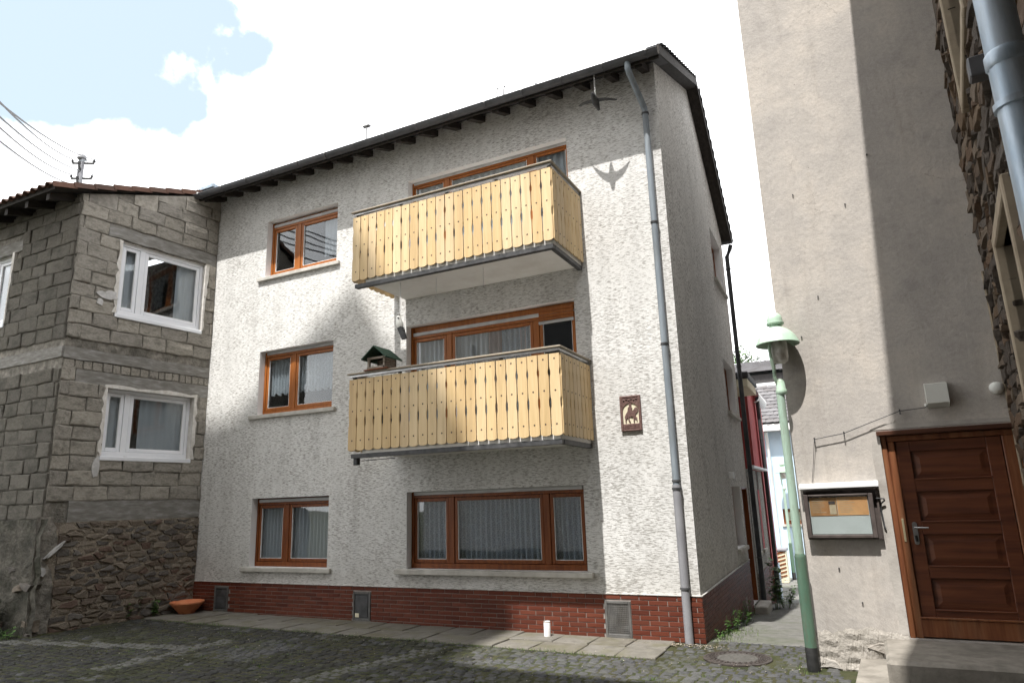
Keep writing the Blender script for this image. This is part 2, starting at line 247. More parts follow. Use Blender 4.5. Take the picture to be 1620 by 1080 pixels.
M['moss'] = surf('moss', [(0.020, 0.024, 0.010), (0.036, 0.043, 0.015), (0.055, 0.055, 0.025), (0.05, 0.044, 0.032)], 3.2, 9, 0.98, 1.0, 60, 0.02, dirt=(0.042, 0.030, 0.014), dirt_scale=0.9, dirt_amt=0.7, contrast=(0.3, 0.72))
M['grass'] = surf('grass', [(0.055, 0.10, 0.022), (0.10, 0.16, 0.04)], 30, 3, 0.7, 0, rand=[(0.06, 0.11, 0.02), (0.10, 0.15, 0.035), (0.12, 0.13, 0.035)], randf=0.5)
M['leaf'] = surf('leaf', [(0.05, 0.11, 0.022), (0.09, 0.17, 0.042)], 30, 3, 0.55, 0, rand=[(0.05, 0.12, 0.02), (0.09, 0.18, 0.04), (0.07, 0.13, 0.03)], randf=0.5)
M['ivy'] = surf('ivy', [(0.018, 0.019, 0.011), (0.04, 0.038, 0.024)], 30, 3, 0.8, 0, rand=[(0.02, 0.022, 0.012), (0.045, 0.038, 0.026), (0.03, 0.032, 0.017)], randf=0.5)
M['bark'] = surf('bark', [(0.06, 0.05, 0.035), (0.10, 0.085, 0.06)], 20, 5, 0.9, 0.5, 40)
M['debris'] = surf('debris', [(0.30, 0.25, 0.19), (0.45, 0.40, 0.33)], 20, 3, 0.9, 0, rand=[(0.35, 0.29, 0.22), (0.2, 0.15, 0.1), (0.5, 0.46, 0.4)], randf=0.6)
M['red_wall'] = surf('red_wall', [(0.33, 0.062, 0.065), (0.42, 0.09, 0.09)], 3, 7, 0.85, 0.2, 60, 0.005)
M['tan_wall'] = surf('tan_wall', [(0.36, 0.31, 0.21), (0.46, 0.40, 0.28)], 3, 7, 0.85, 0.2, 60)
M['blue_wall'] = surf('blue_wall', [(0.47, 0.60, 0.72), (0.53, 0.66, 0.77)], 2, 6, 0.85, 0.15, 60)
M['church_wall'] = surf('church_wall', [(0.56, 0.54, 0.50), (0.64, 0.62, 0.58)], 0.6, 8, 0.9, 0.2, 20)
M['interior'] = surf('interior', [(0.16, 0.145, 0.13), (0.20, 0.185, 0.165)], 2, 2, 0.9, 0)
M['bounce_sheet'] = surf('bounce_sheet', [(0.54, 0.52, 0.48), (0.64, 0.62, 0.57)], 2, 8, 0.9, 0.3, 30)
M['edge_plaster'] = surf('edge_plaster', [(0.36, 0.335, 0.305), (0.46, 0.43, 0.395)], 5, 8, 0.92, 0.35, 30, 0.012, dirt=(0.27, 0.245, 0.22), dirt_scale=3, dirt_amt=0.5)
M['sandstone'] = surf('sandstone', [(0.21, 0.168, 0.12), (0.29, 0.24, 0.175)], 6, 7, 0.85, 0.3, 60, 0.004)
M['paper_orange'] = surf('paper_orange', [(0.68, 0.34, 0.14), (0.76, 0.43, 0.20)], 5, 5, 0.8, 0)
M['paper_white'] = surf('paper_white', [(0.66, 0.65, 0.61), (0.74, 0.73, 0.69)], 3, 4, 0.8, 0)
M['board_frame'] = surf('board_frame', [(0.050, 0.040, 0.037), (0.105, 0.085, 0.078)], 6, 5, 0.55, 0.15, 50)
M['green_roof'] = surf('green_roof', [(0.022, 0.055, 0.035), (0.042, 0.085, 0.055)], 14, 5, 0.7, 0.3, 60)
M['birch'] = surf('birch', [(0.20, 0.165, 0.13), (0.36, 0.31, 0.26)], 1, 5, 0.8, 0.3, 40, stretch=(6, 30, 30))
M['brass'] = surf('brass', [(0.50, 0.44, 0.28), (0.60, 0.54, 0.36)], 10, 4, 0.4, 0.05, 50, metal=0.4)
M['enamel'] = surf('enamel', [(0.60, 0.60, 0.56), (0.72, 0.72, 0.68)], 4, 6, 0.45, 0.05, 50, dirt=(0.42, 0.41, 0.36), dirt_amt=0.4)
M['crate_wood'] = surf('crate_wood', [(0.40, 0.31, 0.20), (0.52, 0.43, 0.30)], 1, 5, 0.7, 0.2, 30, stretch=(20, 4, 20))
def glass_mat():
    m = bpy.data.materials.new('glass'); m.use_nodes = True; nt = m.node_tree; nt.nodes.clear()
    out = nt.nodes.new('ShaderNodeOutputMaterial')
    t = nd(nt, 'ShaderNodeBsdfTransparent', Color=(0.86, 0.89, 0.90)); g = nd(nt, 'ShaderNodeBsdfGlossy', Color=(1, 1, 1), Roughness=0.015)
    c = nt.nodes.new('ShaderNodeTexCoord'); nz_ = nd(nt, 'ShaderNodeTexNoise', Vector=c.outputs['Object'], Scale=1.3, Detail=1)
    bp = nd(nt, 'ShaderNodeBump', Height=nz_.outputs['Fac'], Strength=0.08, Distance=0.05)
    nt.links.new(bp.outputs[0], g.inputs['Normal'])
    lw = nd(nt, 'ShaderNodeLayerWeight', Blend=0.5)
    f = math_(nt, 'MULTIPLY_ADD', math_(nt, 'POWER', lw.outputs['Facing'], 4.0), 0.85, 0.048)
    ms = nd(nt, 'ShaderNodeMixShader', _0=f, _1=t.outputs[0], _2=g.outputs[0]); nt.links.new(ms.outputs[0], out.inputs[0]); M['glass'] = m
glass_mat()
def curtain_mat(name, col, alpha, lace=False):
    m = bpy.data.materials.new(name); m.use_nodes = True; nt = m.node_tree; nt.nodes.clear()
    out = nt.nodes.new('ShaderNodeOutputMaterial')
    d = nd(nt, 'ShaderNodeBsdfDiffuse', Color=col); tl = nd(nt, 'ShaderNodeBsdfTranslucent', Color=col)
    mx = nd(nt, 'ShaderNodeMixShader', _0=0.35, _1=d.outputs[0], _2=tl.outputs[0])
    tr = nd(nt, 'ShaderNodeBsdfTransparent', Color=(1, 1, 1))
    c = nt.nodes.new('ShaderNodeTexCoord')
    a = alpha
    if lace:
        vo = nd(nt, 'ShaderNodeTexVoronoi', {'feature': 'DISTANCE_TO_EDGE'}, Vector=nd(nt, 'ShaderNodeMapping', Vector=c.outputs['Object'], Scale=(1, 0.05, 1)).outputs[0], Scale=38.0)
        nz_ = nd(nt, 'ShaderNodeTexNoise', Vector=c.outputs['Object'], Scale=9.0, Detail=4)
        a = nd(nt, 'ShaderNodeMapRange', Value=math_(nt, 'ADD', vo.outputs['Distance'], math_(nt, 'MULTIPLY', nz_.outputs['Fac'], 0.12)), _1=0.06, _2=0.2, _3=min(1.0, alpha + 0.2), _4=alpha - 0.15).outputs[0]
    ms = nd(nt, 'ShaderNodeMixShader', _0=a, _1=tr.outputs[0], _2=mx.outputs[0]); nt.links.new(ms.outputs[0], out.inputs[0]); M[name] = m
curtain_mat('curtain', (0.78, 0.79, 0.83), 0.9)
curtain_mat('net_curtain', (0.62, 0.67, 0.78), 0.72, True)
curtain_mat('lace_curtain', (0.74, 0.76, 0.80), 0.84, True)
curtain_mat('peach_curtain', (0.52, 0.36, 0.32), 0.9)
def diffuser_mat():
    m, nt, b, out = mat_new('diffuser')
    t = nt.nodes.new('ShaderNodeTexCoord'); n = nd(nt, 'ShaderNodeTexNoise', Vector=t.outputs['Object'], Scale=14.0, Detail=6)
    nt.links.new(ramp(nt, n.outputs['Fac'], [(0.35, (0.40, 0.37, 0.32)), (0.6, (0.72, 0.70, 0.65))]), b.inputs['Base Color'])
    b.inputs['Roughness'].default_value = 0.35; b.inputs['Transmission Weight'].default_value = 0.25; M['diffuser'] = m
diffuser_mat()

# ------------------------------------------------------------------ mesh helpers
def wloc(o):
    v = Vector((0, 0, 0))
    while o is not None: v += o.location; o = o.parent
    return v
def frame(origin, ang):      # ang: direction of local x (as the wall is faced), degrees from world X
    c, s = math.cos(R(ang)), math.sin(R(ang))
    return Matrix(((c, -s, 0, origin[0]), (s, c, 0, origin[1]), (0, 0, 1, origin[2] if len(origin) > 2 else 0), (0, 0, 0, 1)))
I4 = Matrix.Identity(4)
class MB:
    def __init__(s, T=I4): s.v = []; s.f = []; s.m = []; s.T = T
    def p(s, pts, mi=0):
        i = len(s.v); s.v += [tuple(s.T @ Vector(q)) for q in pts]; s.f.append(tuple(range(i, i + len(pts)))); s.m.append(mi); return s
    def add(s, verts, faces, mi=0):
        i = len(s.v); s.v += [tuple(s.T @ Vector(q)) for q in verts]
        for f in faces: s.f.append(tuple(i + k for k in f)); s.m.append(mi)
        return s
    def box(s, x0, x1, y0, y1, z0, z1, mi=0):
        return s.add([(x0, y0, z0), (x1, y0, z0), (x1, y1, z0), (x0, y1, z0), (x0, y0, z1), (x1, y0, z1), (x1, y1, z1), (x0, y1, z1)],
              [(0, 3, 2, 1), (4, 5, 6, 7), (0, 1, 5, 4), (1, 2, 6, 5), (2, 3, 7, 6), (3, 0, 4, 7)], mi)
    def bbox(s, x0, x1, y0, y1, z0, z1, b=0.006, mi=0):   # bevelled box
        v = []; idx = {}
        for a, X in ((0, (x0, x1)), ):
            pass
        cx, cy, cz = (x0 + x1) / 2, (y0 + y1) / 2, (z0 + z1) / 2
        hx, hy, hz = (x1 - x0) / 2, (y1 - y0) / 2, (z1 - z0) / 2; b = min(b, hx * .9, hy * .9, hz * .9)
        for sx in (-1, 1):
            for sy in (-1, 1):
                for sz in (-1, 1):
                    k = (sx, sy, sz)
                    for ax in range(3):
                        q = [cx + sx * (hx - b), cy + sy * (hy - b), cz + sz * (hz - b)]
                        q[ax] += b * k[ax]; idx[(k, ax)] = len(v); v.append(tuple(q))
        F = []
        for ax in range(3):
            o = [i for i in range(3) if i != ax]
            for sg in (-1, 1):
                ks = []
                for a, c in ((-1, -1), (1, -1), (1, 1), (-1, 1)):
                    k = [0, 0, 0]; k[ax] = sg; k[o[0]] = a; k[o[1]] = c; ks.append(idx[(tuple(k), ax)])
                F.append(ks)
        for ax in range(3):
            o = [i for i in range(3) if i != ax]
            for a in (-1, 1):
                for c in (-1, 1):
                    k1 = [0, 0, 0]; k1[o[0]] = a; k1[o[1]] = c; k2 = list(k1); k1[ax] = -1; k2[ax] = 1
                    k1 = tuple(k1); k2 = tuple(k2)
                    F.append((idx[(k1, o[0])], idx[(k2, o[0])], idx[(k2, o[1])], idx[(k1, o[1])]))
        for sx in (-1, 1):
            for sy in (-1, 1):
                for sz in (-1, 1): F.append([idx[((sx, sy, sz), a)] for a in range(3)])
        return s.add(v, F, mi)
    def prism(s, poly, h0, h1, axis='y', mi=0):
        n = len(poly)
        def mk(u, w, h): return (u, h, w) if axis == 'y' else ((u, w, h) if axis == 'z' else (h, u, w))
        v = [mk(u, w, h0) for u, w in poly] + [mk(u, w, h1) for u, w in poly]
        return s.add(v, [tuple(range(n))[::-1], tuple(range(n, 2 * n))] + [(i, (i + 1) % n, n + (i + 1) % n, n + i) for i in range(n)], mi)
    def lathe(s, prof, n=20, c=(0, 0, 0), mi=0, cap=True):
        v = []; F = []
        for r, z in prof:
            for k in range(n):
                a = 2 * math.pi * k / n; v.append((c[0] + r * math.cos(a), c[1] + r * math.sin(a), c[2] + z))
        for i in range(len(prof) - 1):
            for k in range(n): F.append((i * n + k, i * n + (k + 1) % n, (i + 1) * n + (k + 1) % n, (i + 1) * n + k))
        if cap:
            if prof[0][0] > 1e-4: F.append(tuple(range(n))[::-1])
            if prof[-1][0] > 1e-4: F.append(tuple(range((len(prof) - 1) * n, len(prof) * n)))
        return s.add(v, F, mi)
    def tube(s, pts, r, n=8, mi=0, cap=True):
        P = [Vector(q) for q in pts]; v = []; F = []; up = Vector((0.31, 0.17, 0.94))
        for i, q in enumerate(P):
            d = ((P[min(i + 1, len(P) - 1)] - P[i]).normalized() + (P[i] - P[max(i - 1, 0)]).normalized()).normalized()
            a = d.cross(up)
            if a.length < 1e-3: a = d.cross(Vector((1, 0, 0)))
            a.normalize(); b = d.cross(a); rr = r[i] if isinstance(r, (list, tuple)) else r
            for k in range(n):
                t = 2 * math.pi * k / n; v.append(tuple(q + a * rr * math.cos(t) + b * rr * math.sin(t)))
        for i in range(len(P) - 1):
            for k in range(n): F.append((i * n + k, i * n + (k + 1) % n, (i + 1) * n + (k + 1) % n, (i + 1) * n + k))
        if cap: F += [tuple(range(n))[::-1], tuple(range((len(P) - 1) * n, len(P) * n))]
        return s.add(v, F, mi)
    def mesh(s, name, mats, off=Vector((0, 0, 0)), smooth=False):
        me = bpy.data.meshes.new(name)
        me.from_pydata([(x - off.x, y - off.y, z - off.z) for x, y, z in s.v], [], s.f)
        for m in (mats if isinstance(mats, (list, tuple)) else [mats]): me.materials.append(m)
        me.polygons.foreach_set('material_index', s.m)
        me.update()
        import bmesh as _b
        bm = _b.new(); bm.from_mesh(me); _b.ops.recalc_face_normals(bm, faces=bm.faces); bm.to_mesh(me); bm.free()
        if smooth:
            me.polygons.foreach_set('use_smooth', [True] * len(me.polygons))
            try: me.set_sharp_from_angle(angle=R(40))
            except Exception: pass
        return me
    def build(s, name, mats, parent=None, smooth=False, base=None, **props):
        off = wloc(parent) if parent else Vector(base or (0, 0, 0))
        me = s.mesh(name, mats, off, smooth)
        o = bpy.data.objects.new(name, me); COL.objects.link(o)
        if parent: o.parent = parent
        else: o.location = off
        for k, v in props.items(): o[k] = v
        return o
def thing(name, loc, label, cat, group=None):
    o = bpy.data.objects.new(name, None); COL.objects.link(o); o.location = loc; o.empty_display_size = 0.2
    o['label'] = label; o['category'] = cat
    if group: o['group'] = group
    return o
def tag(o, label, cat, group=None):
    o['label'] = label; o['category'] = cat
    if group: o['group'] = group
    return o
def pieces(parent, name, protos, places, mat_stuff, limit=300, stuff_name=None):
    """places: list of (world matrix, proto index). Nearest are objects sharing mesh data, the rest one part."""
    off = Matrix.Translation(-wloc(parent))
    places = sorted(places, key=lambda q: (q[0].translation - CAM).length)
    for Mx, k in places[:limit]:
        o = bpy.data.objects.new(name, protos[k % len(protos)]); COL.objects.link(o); o.parent = parent; o.matrix_local = off @ Mx
    if len(places) > limit:
        mb = MB()
        for Mx, k in places[limit:]:
            me = protos[k % len(protos)]; i = len(mb.v)
            mb.v += [tuple(Mx @ v.co) for v in me.vertices]
            for f in me.polygons: mb.f.append(tuple(i + q for q in f.vertices)); mb.m.append(0)
        mb.build(stuff_name or name + '_mass', mat_stuff, parent, kind='stuff')
def rough_box(name, mat, asp=2.0, jit=0.03, ch=0.08, seed=0, mids=True):
    """unit block, face at y=-0.5, slightly irregular worn outline"""
    rr = random.Random(seed); cx = ch / asp; cz = ch
    base = [(-.5, -.5), (0, -.5), (.5, -.5), (.5, 0), (.5, .5), (0, .5), (-.5, .5), (-.5, 0)] if mids else [(-.5, -.5), (.5, -.5), (.5, .5), (-.5, .5)]
    o1 = [(x + rr.uniform(-jit, jit) / asp, z + rr.uniform(-jit, jit)) for x, z in base]
    mb = MB(); n = len(base)
    v = [(x, .5, z) for x, z in o1] + [(x, -.5 + 0.25 + rr.uniform(-.1, .1), z) for x, z in o1]
    v += [(x - math.copysign(cx, x) * (abs(x) > .1), -.5 + rr.uniform(0, .16), z - math.copysign(cz, z) * (abs(z) > .1)) for x, z in o1]
    F = [(i, (i + 1) % n, n + (i + 1) % n, n + i) for i in range(n)] + [(n + i, n + (i + 1) % n, 2 * n + (i + 1) % n, 2 * n + i) for i in range(n)] + [tuple(range(2 * n, 3 * n))]
    mb.add(v, F); return mb.mesh(name, mat)
def place(T, x, y, z, w, d, h, rot=0.0):
    return T @ Matrix.Translation((x, y, z)) @ Matrix.Rotation(rot, 4, 'Y') @ Matrix.Diagonal((w, d, h, 1))
def courses(x0, x1, z0, z1, h, l, openings=(), off=0.0, lj=0.03, top=None, rr=random):
    out = []; z = z0; k = 0
    while z < z1 - 0.02:
        hh = min(h, z1 - z); x = x0 - (off * l if k % 2 else 0) - (rr.random() * lj)
        while x < x1:
            L = l * (1 + rr.uniform(-lj, lj)); a, b = max(x, x0), min(x + L, x1); x += L
            segs = [(a, b)]
            for ox0, ox1, oz0, oz1 in openings:
                if oz0 < z + hh * 0.7 and oz1 > z + hh * 0.3:
                    ns = []
                    for sa, sb in segs:
                        if sb <= ox0 or sa >= ox1: ns.append((sa, sb))
                        else:
                            if sa < ox0: ns.append((sa, ox0))
                            if sb > ox1: ns.append((ox1, sb))
                    segs = ns
            for sa, sb in segs:
                if sb - sa < 0.05: continue
                zt = z + hh
                if top: zt = min(zt, top((sa + sb) / 2))
                if zt - z > 0.05: out.append((sa, sb, z, zt))
        z += h; k += 1
    return out
def wall_grid(mb, x0, x1, z0, z1, ops, depth=0.12, mi=0, mr=1):
    xs = sorted({x0, x1, *[o[0] for o in ops], *[o[1] for o in ops]}); zs = sorted({z0, z1, *[o[2] for o in ops], *[o[3] for o in ops]})
    xs = [x for x in xs if x0 <= x <= x1]; zs = [z for z in zs if z0 <= z <= z1]
    for a, b in zip(xs, xs[1:]):
        for c, d in zip(zs, zs[1:]):
            mx, mz = (a + b) / 2, (c + d) / 2
            if any(o[0] < mx < o[1] and o[2] < mz < o[3] for o in ops): continue
            mb.p([(a, 0, c), (b, 0, c), (b, 0, d), (a, 0, d)], mi)
    for o in ops:
        a, b, c, d = o[:4]; D = o[4] if len(o) > 4 else depth
        mb.p([(a, 0, c), (a, 0, d), (a, D, d), (a, D, c)], mr); mb.p([(b, 0, c), (b, D, c), (b, D, d), (b, 0, d)], mr)
        mb.p([(a, 0, d), (b, 0, d), (b, D, d), (a, D, d)], mr); mb.p([(a, 0, c), (a, D, c), (b, D, c), (b, 0, c)], mr)
def clip(poly, px, pz, nx, nz):
    out = []; n = len(poly)
    for i in range(n):
        a, b = poly[i], poly[(i + 1) % n]
        da = (a[0] - px) * nx + (a[1] - pz) * nz; db = (b[0] - px) * nx + (b[1] - pz) * nz
        if da <= 0: out.append(a)
        if da * db < 0:
            t = da / (da - db); out.append((a[0] + (b[0] - a[0]) * t, a[1] + (b[1] - a[1]) * t))
    return out
def stones(parent, name, T, x0, x1, z0, z1, w, h, mat, joint=0.014, proud=(0.02, 0.06), ops=(), limit=300, seed=1, keep=None, depth=0.04):
    rr = random.Random(seed); asp = w / h; pts = []; nrow = max(1, round((z1 - z0) / h)); ncol = max(1, round((x1 - x0) / w))
    for j in range(nrow):
        for i in range(ncol):
            x = x0 + (i + .5 + (0.5 if j % 2 else 0) + rr.uniform(-.42, .42)) * (x1 - x0) / ncol
            z = z0 + (j + .5 + rr.uniform(-.36, .36)) * (z1 - z0) / nrow
            pts.append((x, z * asp))
    res = []
    for i, (px, pz) in enumerate(pts):
        poly = [(x0, z0 * asp), (x1, z0 * asp), (x1, z1 * asp), (x0, z1 * asp)]
        for k, (qx, qz) in enumerate(pts):
            if k == i or abs(qx - px) > 2.6 * w or abs(qz - pz) > 2.6 * w: continue
            poly = clip(poly, (px + qx) / 2, (pz + qz) / 2, qx - px, qz - pz)
            if not poly: break
        poly = [(x, z / asp) for x, z in poly]
        if len(poly) < 3: continue
        cx = sum(q[0] for q in poly) / len(poly); cz = sum(q[1] for q in poly) / len(poly)
        if any(o[0] < cx < o[1] and o[2] < cz < o[3] for o in ops): continue
        if keep and not keep(cx, cz): continue
        P = []
        for a, b in zip(poly, poly[1:] + poly[:1]):
            P.append(a)
            if math.hypot(b[0] - a[0], b[1] - a[1]) > 0.6 * h: P.append(((a[0] + b[0]) / 2 + rr.uniform(-.1, .1) * h, (a[1] + b[1]) / 2 + rr.uniform(-.1, .1) * h))
        jj = joint * rr.uniform(0.5, 1.8)
        def ins(q, g):
            dx, dz = q[0] - cx, q[1] - cz; L = math.hypot(dx, dz) or 1; k = max(0.35, 1 - g / L); return (cx + dx * k, cz + dz * k)
        hp = rr.uniform(*proud); r1 = [ins(q, jj) for q in P]; r2 = [ins(q, jj + min(w, h) * 0.14) for q in P]
        mb = MB(T); n = len(P); tx, tz = rr.uniform(-.12, .12), rr.uniform(-.15, .15)
        v = [(x, depth, z) for x, z in r1] + [(x, -hp * 0.45 + rr.uniform(-.004, .004), z) for x, z in r1] + [(x, -hp + tx * (x - cx) + tz * (z - cz) + rr.uniform(-.005, .005), z) for x, z in r2]
        F = [(q, (q + 1) % n, n + (q + 1) % n, n + q) for q in range(n)] + [(n + q, n + (q + 1) % n, 2 * n + (q + 1) % n, 2 * n + q) for q in range(n)] + [tuple(range(2 * n, 3 * n))]
        mb.add(v, F); res.append((mb, T @ Vector((cx, 0, cz))))
    res.sort(key=lambda q: (q[1] - CAM).length)
    for mb, c in res[:limit]:
        off = wloc(parent); me = mb.mesh(name, mat, c); o = bpy.data.objects.new(name, me); COL.objects.link(o); o.parent = parent; o.location = c - off
    if len(res) > limit:
        big = MB()
        for mb, c in res[limit:]:
            i = len(big.v); big.v += mb.v; big.f += [tuple(i + q for q in f) for f in mb.f]; big.m += mb.m
        big.build(name + '_mass', mat, parent, kind='stuff')

def window(root, T, x0, x1, z0, z1, mulls=(), depth=0.11, wood=None, curtains=(), shutter=0.0, sill=True, sill_over=0.16, sill_proud=0.055, sill_mat=None, fw=0.05, sash=0.055, label=None, mullw=0.10):
    wood = wood or M['win_wood']; y = depth
    mb = MB(T); zt = z1 - shutter
    fz0, fz1 = z0 + 0.002, z1 - 0.002
    mb.bbox(x0 + .002, x0 + fw, y, y + .07, fz0, fz1, .005); mb.bbox(x1 - fw, x1 - .002, y, y + .07, fz0, fz1, .005)
    mb.bbox(x0 + fw, x1 - fw, y, y + .07, zt - fw, zt - .002, .005); mb.bbox(x0 + fw, x1 - fw, y - .006, y + .07, fz0, z0 + fw + .03, .005)
    if shutter > 0.01: mb.box(x0 + fw, x1 - fw, y + .03, y + .06, zt, z1 - .003)
    edges = [x0 + fw] + [q for mm in mulls for q in (mm - mullw / 2, mm + mullw / 2)] + [x1 - fw]
    for mm in mulls: mb.bbox(mm - mullw / 2, mm + mullw / 2, y + .002, y + .068, z0 + fw + .03, zt - fw, .006)
    w = mb.build('window', wood, root)
    if label: w['label'] = label
    for a, b in zip(edges[::2], edges[1::2]):
        s = MB(T); zb = z0 + fw + .034; ztt = zt - fw - .004; a2, b2 = a + .004, b - .004; ys = y + .012
        s.bbox(a2, a2 + sash, ys, ys + .05, zb, ztt, .006); s.bbox(b2 - sash, b2, ys, ys + .05, zb, ztt, .006)
        s.bbox(a2 + sash, b2 - sash, ys, ys + .05, zb, zb + sash, .006); s.bbox(a2 + sash, b2 - sash, ys, ys + .05, ztt - sash, ztt, .006)
        for q in ((a2 + sash, a2 + sash + .007), (b2 - sash - .007, b2 - sash)):
            s.box(q[0], q[1], ys + .006, ys + .03, zb + sash, ztt - sash, 1)
        s.box(a2 + sash, b2 - sash, ys + .006, ys + .03, zb + sash, zb + sash + .007, 1)
        s.build('sash', [wood, M['white_metal']], w)
        g = MB(T); g.box(a2 + sash - .005, b2 - sash + .005, ys + .024, ys + .030, zb + sash - .005, ztt - sash + .005); g.build('pane', M['glass'], w)
    if shutter > 0.01:
        s = MB(T); s.bbox(x0 + fw + .01, x1 - fw - .01, y - .02, y + .024, zt - .006, zt + .05, .008); s.build('shutter_bar', M['shutter'], w)
    for cu in curtains:
        ca, cb, cz0, cz1, mt = cu[:5]; sc = cu[5] if len(cu) > 5 else 0; amp = cu[6] if len(cu) > 6 else 0.022; per = cu[7] if len(cu) > 7 else 0.075
        n = max(8, int((cb - ca) / per * 8)); c = MB(T); v = []; ph = random.random() * 6
        for i in range(n + 1):
            t = i / n; x = ca + (cb - ca) * t; wv = math.sin(2 * math.pi * (x / per) + ph + 0.9 * math.sin(x * 7.3 + ph)); yy = y + .115 + amp * wv
            zz = cz0 + (sc * abs(math.sin(math.pi * x / 0.16)) if sc else 0)
            v += [(x, yy, zz), (x + .004 * math.sin(ph + x * 9), yy * 0.999, (zz + cz1) / 2), (x, yy, cz1)]
        F = []
        for i in range(n): F += [(3 * i, 3 * i + 3, 3 * i + 4, 3 * i + 1), (3 * i + 1, 3 * i + 4, 3 * i + 5, 3 * i + 2)]
        c.add(v, F); c.build('curtain', M[mt], w, smooth=True)
    if sill:
        s = MB(T); s.bbox(x0 - sill_over, x1 + sill_over * .55, -sill_proud, y + .02, z0 - .075, z0 - .002, .008)
        s.build('sill', sill_mat or M['sill'], w)
    return w
def gh(x, y):    # ground height
    z = 0.006 * max(0.0, -x)
    if y > 0.2 and x > -1.5: z += -0.085 * (min(y, 11.6) - 0.2)
    return z

# ------------------------------------------------------------------ ground
def ground():
    mb = MB(); xs = [-90, -40, -20, -12] + [-11 + i * 0.5 for i in range(28)] + [4, 8, 20, 60]; ys = [-90, -40, -20, -12] + [-8 + i * .5 for i in range(17)] + [0.21] + [1 + i for i in range(13)] + [20, 40, 90]
    n = len(ys); v = [(x, y, gh(x, y) - .05) for x in xs for y in ys]
    mb.add(v, [(i * n + j, (i + 1) * n + j, (i + 1) * n + j + 1, i * n + j + 1) for i in range(len(xs) - 1) for j in range(n - 1)])
    return mb.build('courtyard_ground', M['moss'], kind='structure')
G = ground()
# the moss bed stands level with the sett joints
bed = MB()
def bed_patch(x0, x1, y0, y1, st, lift):
    nx = max(1, int((x1 - x0) / st)); ny = max(1, int((y1 - y0) / st)); v = []
    for i in range(nx + 1):
        for j in range(ny + 1):
            x = x0 + (x1 - x0) * i / nx; y = y0 + (y1 - y0) * j / ny; v.append((x, y, gh(x, y) + lift + random.uniform(-.004, .004)))
    bed.add(v, [(i * (ny + 1) + j, (i + 1) * (ny + 1) + j, (i + 1) * (ny + 1) + j + 1, i * (ny + 1) + j + 1) for i in range(nx) for j in range(ny)])
bed_patch(-13, 3.4, -6.5, 0.3, 0.1, -.007)
bed.build('joint_moss', M['moss'], G, kind='stuff')
fc = MB(); fc.p([(-14, -9.6, -.02), (3, -9.6, -.02), (3, -5.3, .0), (-14, -5.3, .06)]); fc.p([(-14, -15, -.02), (-2, -15, -.02), (-2, -9.6, -.02), (-14, -9.6, -.02)]); fc.build('bounce_sheet', M['bounce_sheet'], kind='structure')  # pale unseen ground sheet, added to bounce light under eaves and balconies
# setts
setts = []; lights = []; mossy = []
MANH = (0.50, -0.68); MR = 0.375
def blocked(x, y):
    if y > -1.02 and x < -0.30: return True
    if math.hypot(x - MANH[0], y - MANH[1]) < MR + .05: return True
    if x > 1.62 and y > -1.95: return True
    if x > 1.3 and y > -.9: return True
    if x < -9.3 and y > -2.75 : return True
    if math.hypot(x - 1.31, y + 1.0) < 0.13: return True
    return False
def dist_seg(x, y, a, b):
    ax, ay = a; bx, by = b; t = max(0, min(1, ((x - ax) * (bx - ax) + (y - ay) * (by - ay)) / ((bx - ax) ** 2 + (by - ay) ** 2)))
    return math.hypot(x - ax - t * (bx - ax), y - ay - t * (by - ay))
rr = random.Random(3)
y = 0.20; row = 0
while y > -5.2:
    wd = 0.115 + rr.uniform(-.008, .008); x = -10.6 + rr.random() * .1
    while x < 2.2:
        L = rr.uniform(0.10, 0.145) ; xc = x + L / 2; yc = y - wd / 2 + 0.035 * math.sin(xc * 1.1)
        x += L + 0.012
        if blocked(xc, yc): continue
        far = math.hypot(xc - CAM.x, yc - CAM.y)
        px = 600 + 0  # noqa
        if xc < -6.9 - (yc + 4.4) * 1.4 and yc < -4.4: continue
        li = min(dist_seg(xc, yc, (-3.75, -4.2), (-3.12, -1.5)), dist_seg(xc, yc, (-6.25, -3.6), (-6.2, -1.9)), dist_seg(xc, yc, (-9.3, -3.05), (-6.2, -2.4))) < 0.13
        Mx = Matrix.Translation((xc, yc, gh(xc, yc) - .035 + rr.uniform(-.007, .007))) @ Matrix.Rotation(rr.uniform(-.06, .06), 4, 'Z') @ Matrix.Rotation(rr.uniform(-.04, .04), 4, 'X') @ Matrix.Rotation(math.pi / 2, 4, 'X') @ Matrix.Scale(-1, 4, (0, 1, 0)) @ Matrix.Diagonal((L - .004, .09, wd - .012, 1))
        lit_patch = -5.75 + .06 * (yc + 1.6) < xc < -4.86 and -2.75 - .1 * xc * 0 < yc < -1.62 - .19 * (xc + 5.77)  # sunlit patch put into the paving colour: clean setts, no mossy ones
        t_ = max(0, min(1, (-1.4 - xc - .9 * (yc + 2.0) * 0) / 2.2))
        (lights if li else (setts if lit_patch or rr.random() > t_ * (.93 if yc < -1.35 else .75) else mossy)).append((Mx, rr.randrange(6)))
    y -= wd + 0.012; row += 1
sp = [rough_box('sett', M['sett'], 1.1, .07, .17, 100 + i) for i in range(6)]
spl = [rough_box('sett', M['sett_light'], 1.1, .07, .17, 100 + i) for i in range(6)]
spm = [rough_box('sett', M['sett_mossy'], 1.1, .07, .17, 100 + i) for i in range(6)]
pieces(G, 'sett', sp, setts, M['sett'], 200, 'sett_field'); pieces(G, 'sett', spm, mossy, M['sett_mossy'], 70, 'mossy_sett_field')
pieces(G, 'sett', spl, lights, M['sett_light'], 30, 'sett_gutter_row')
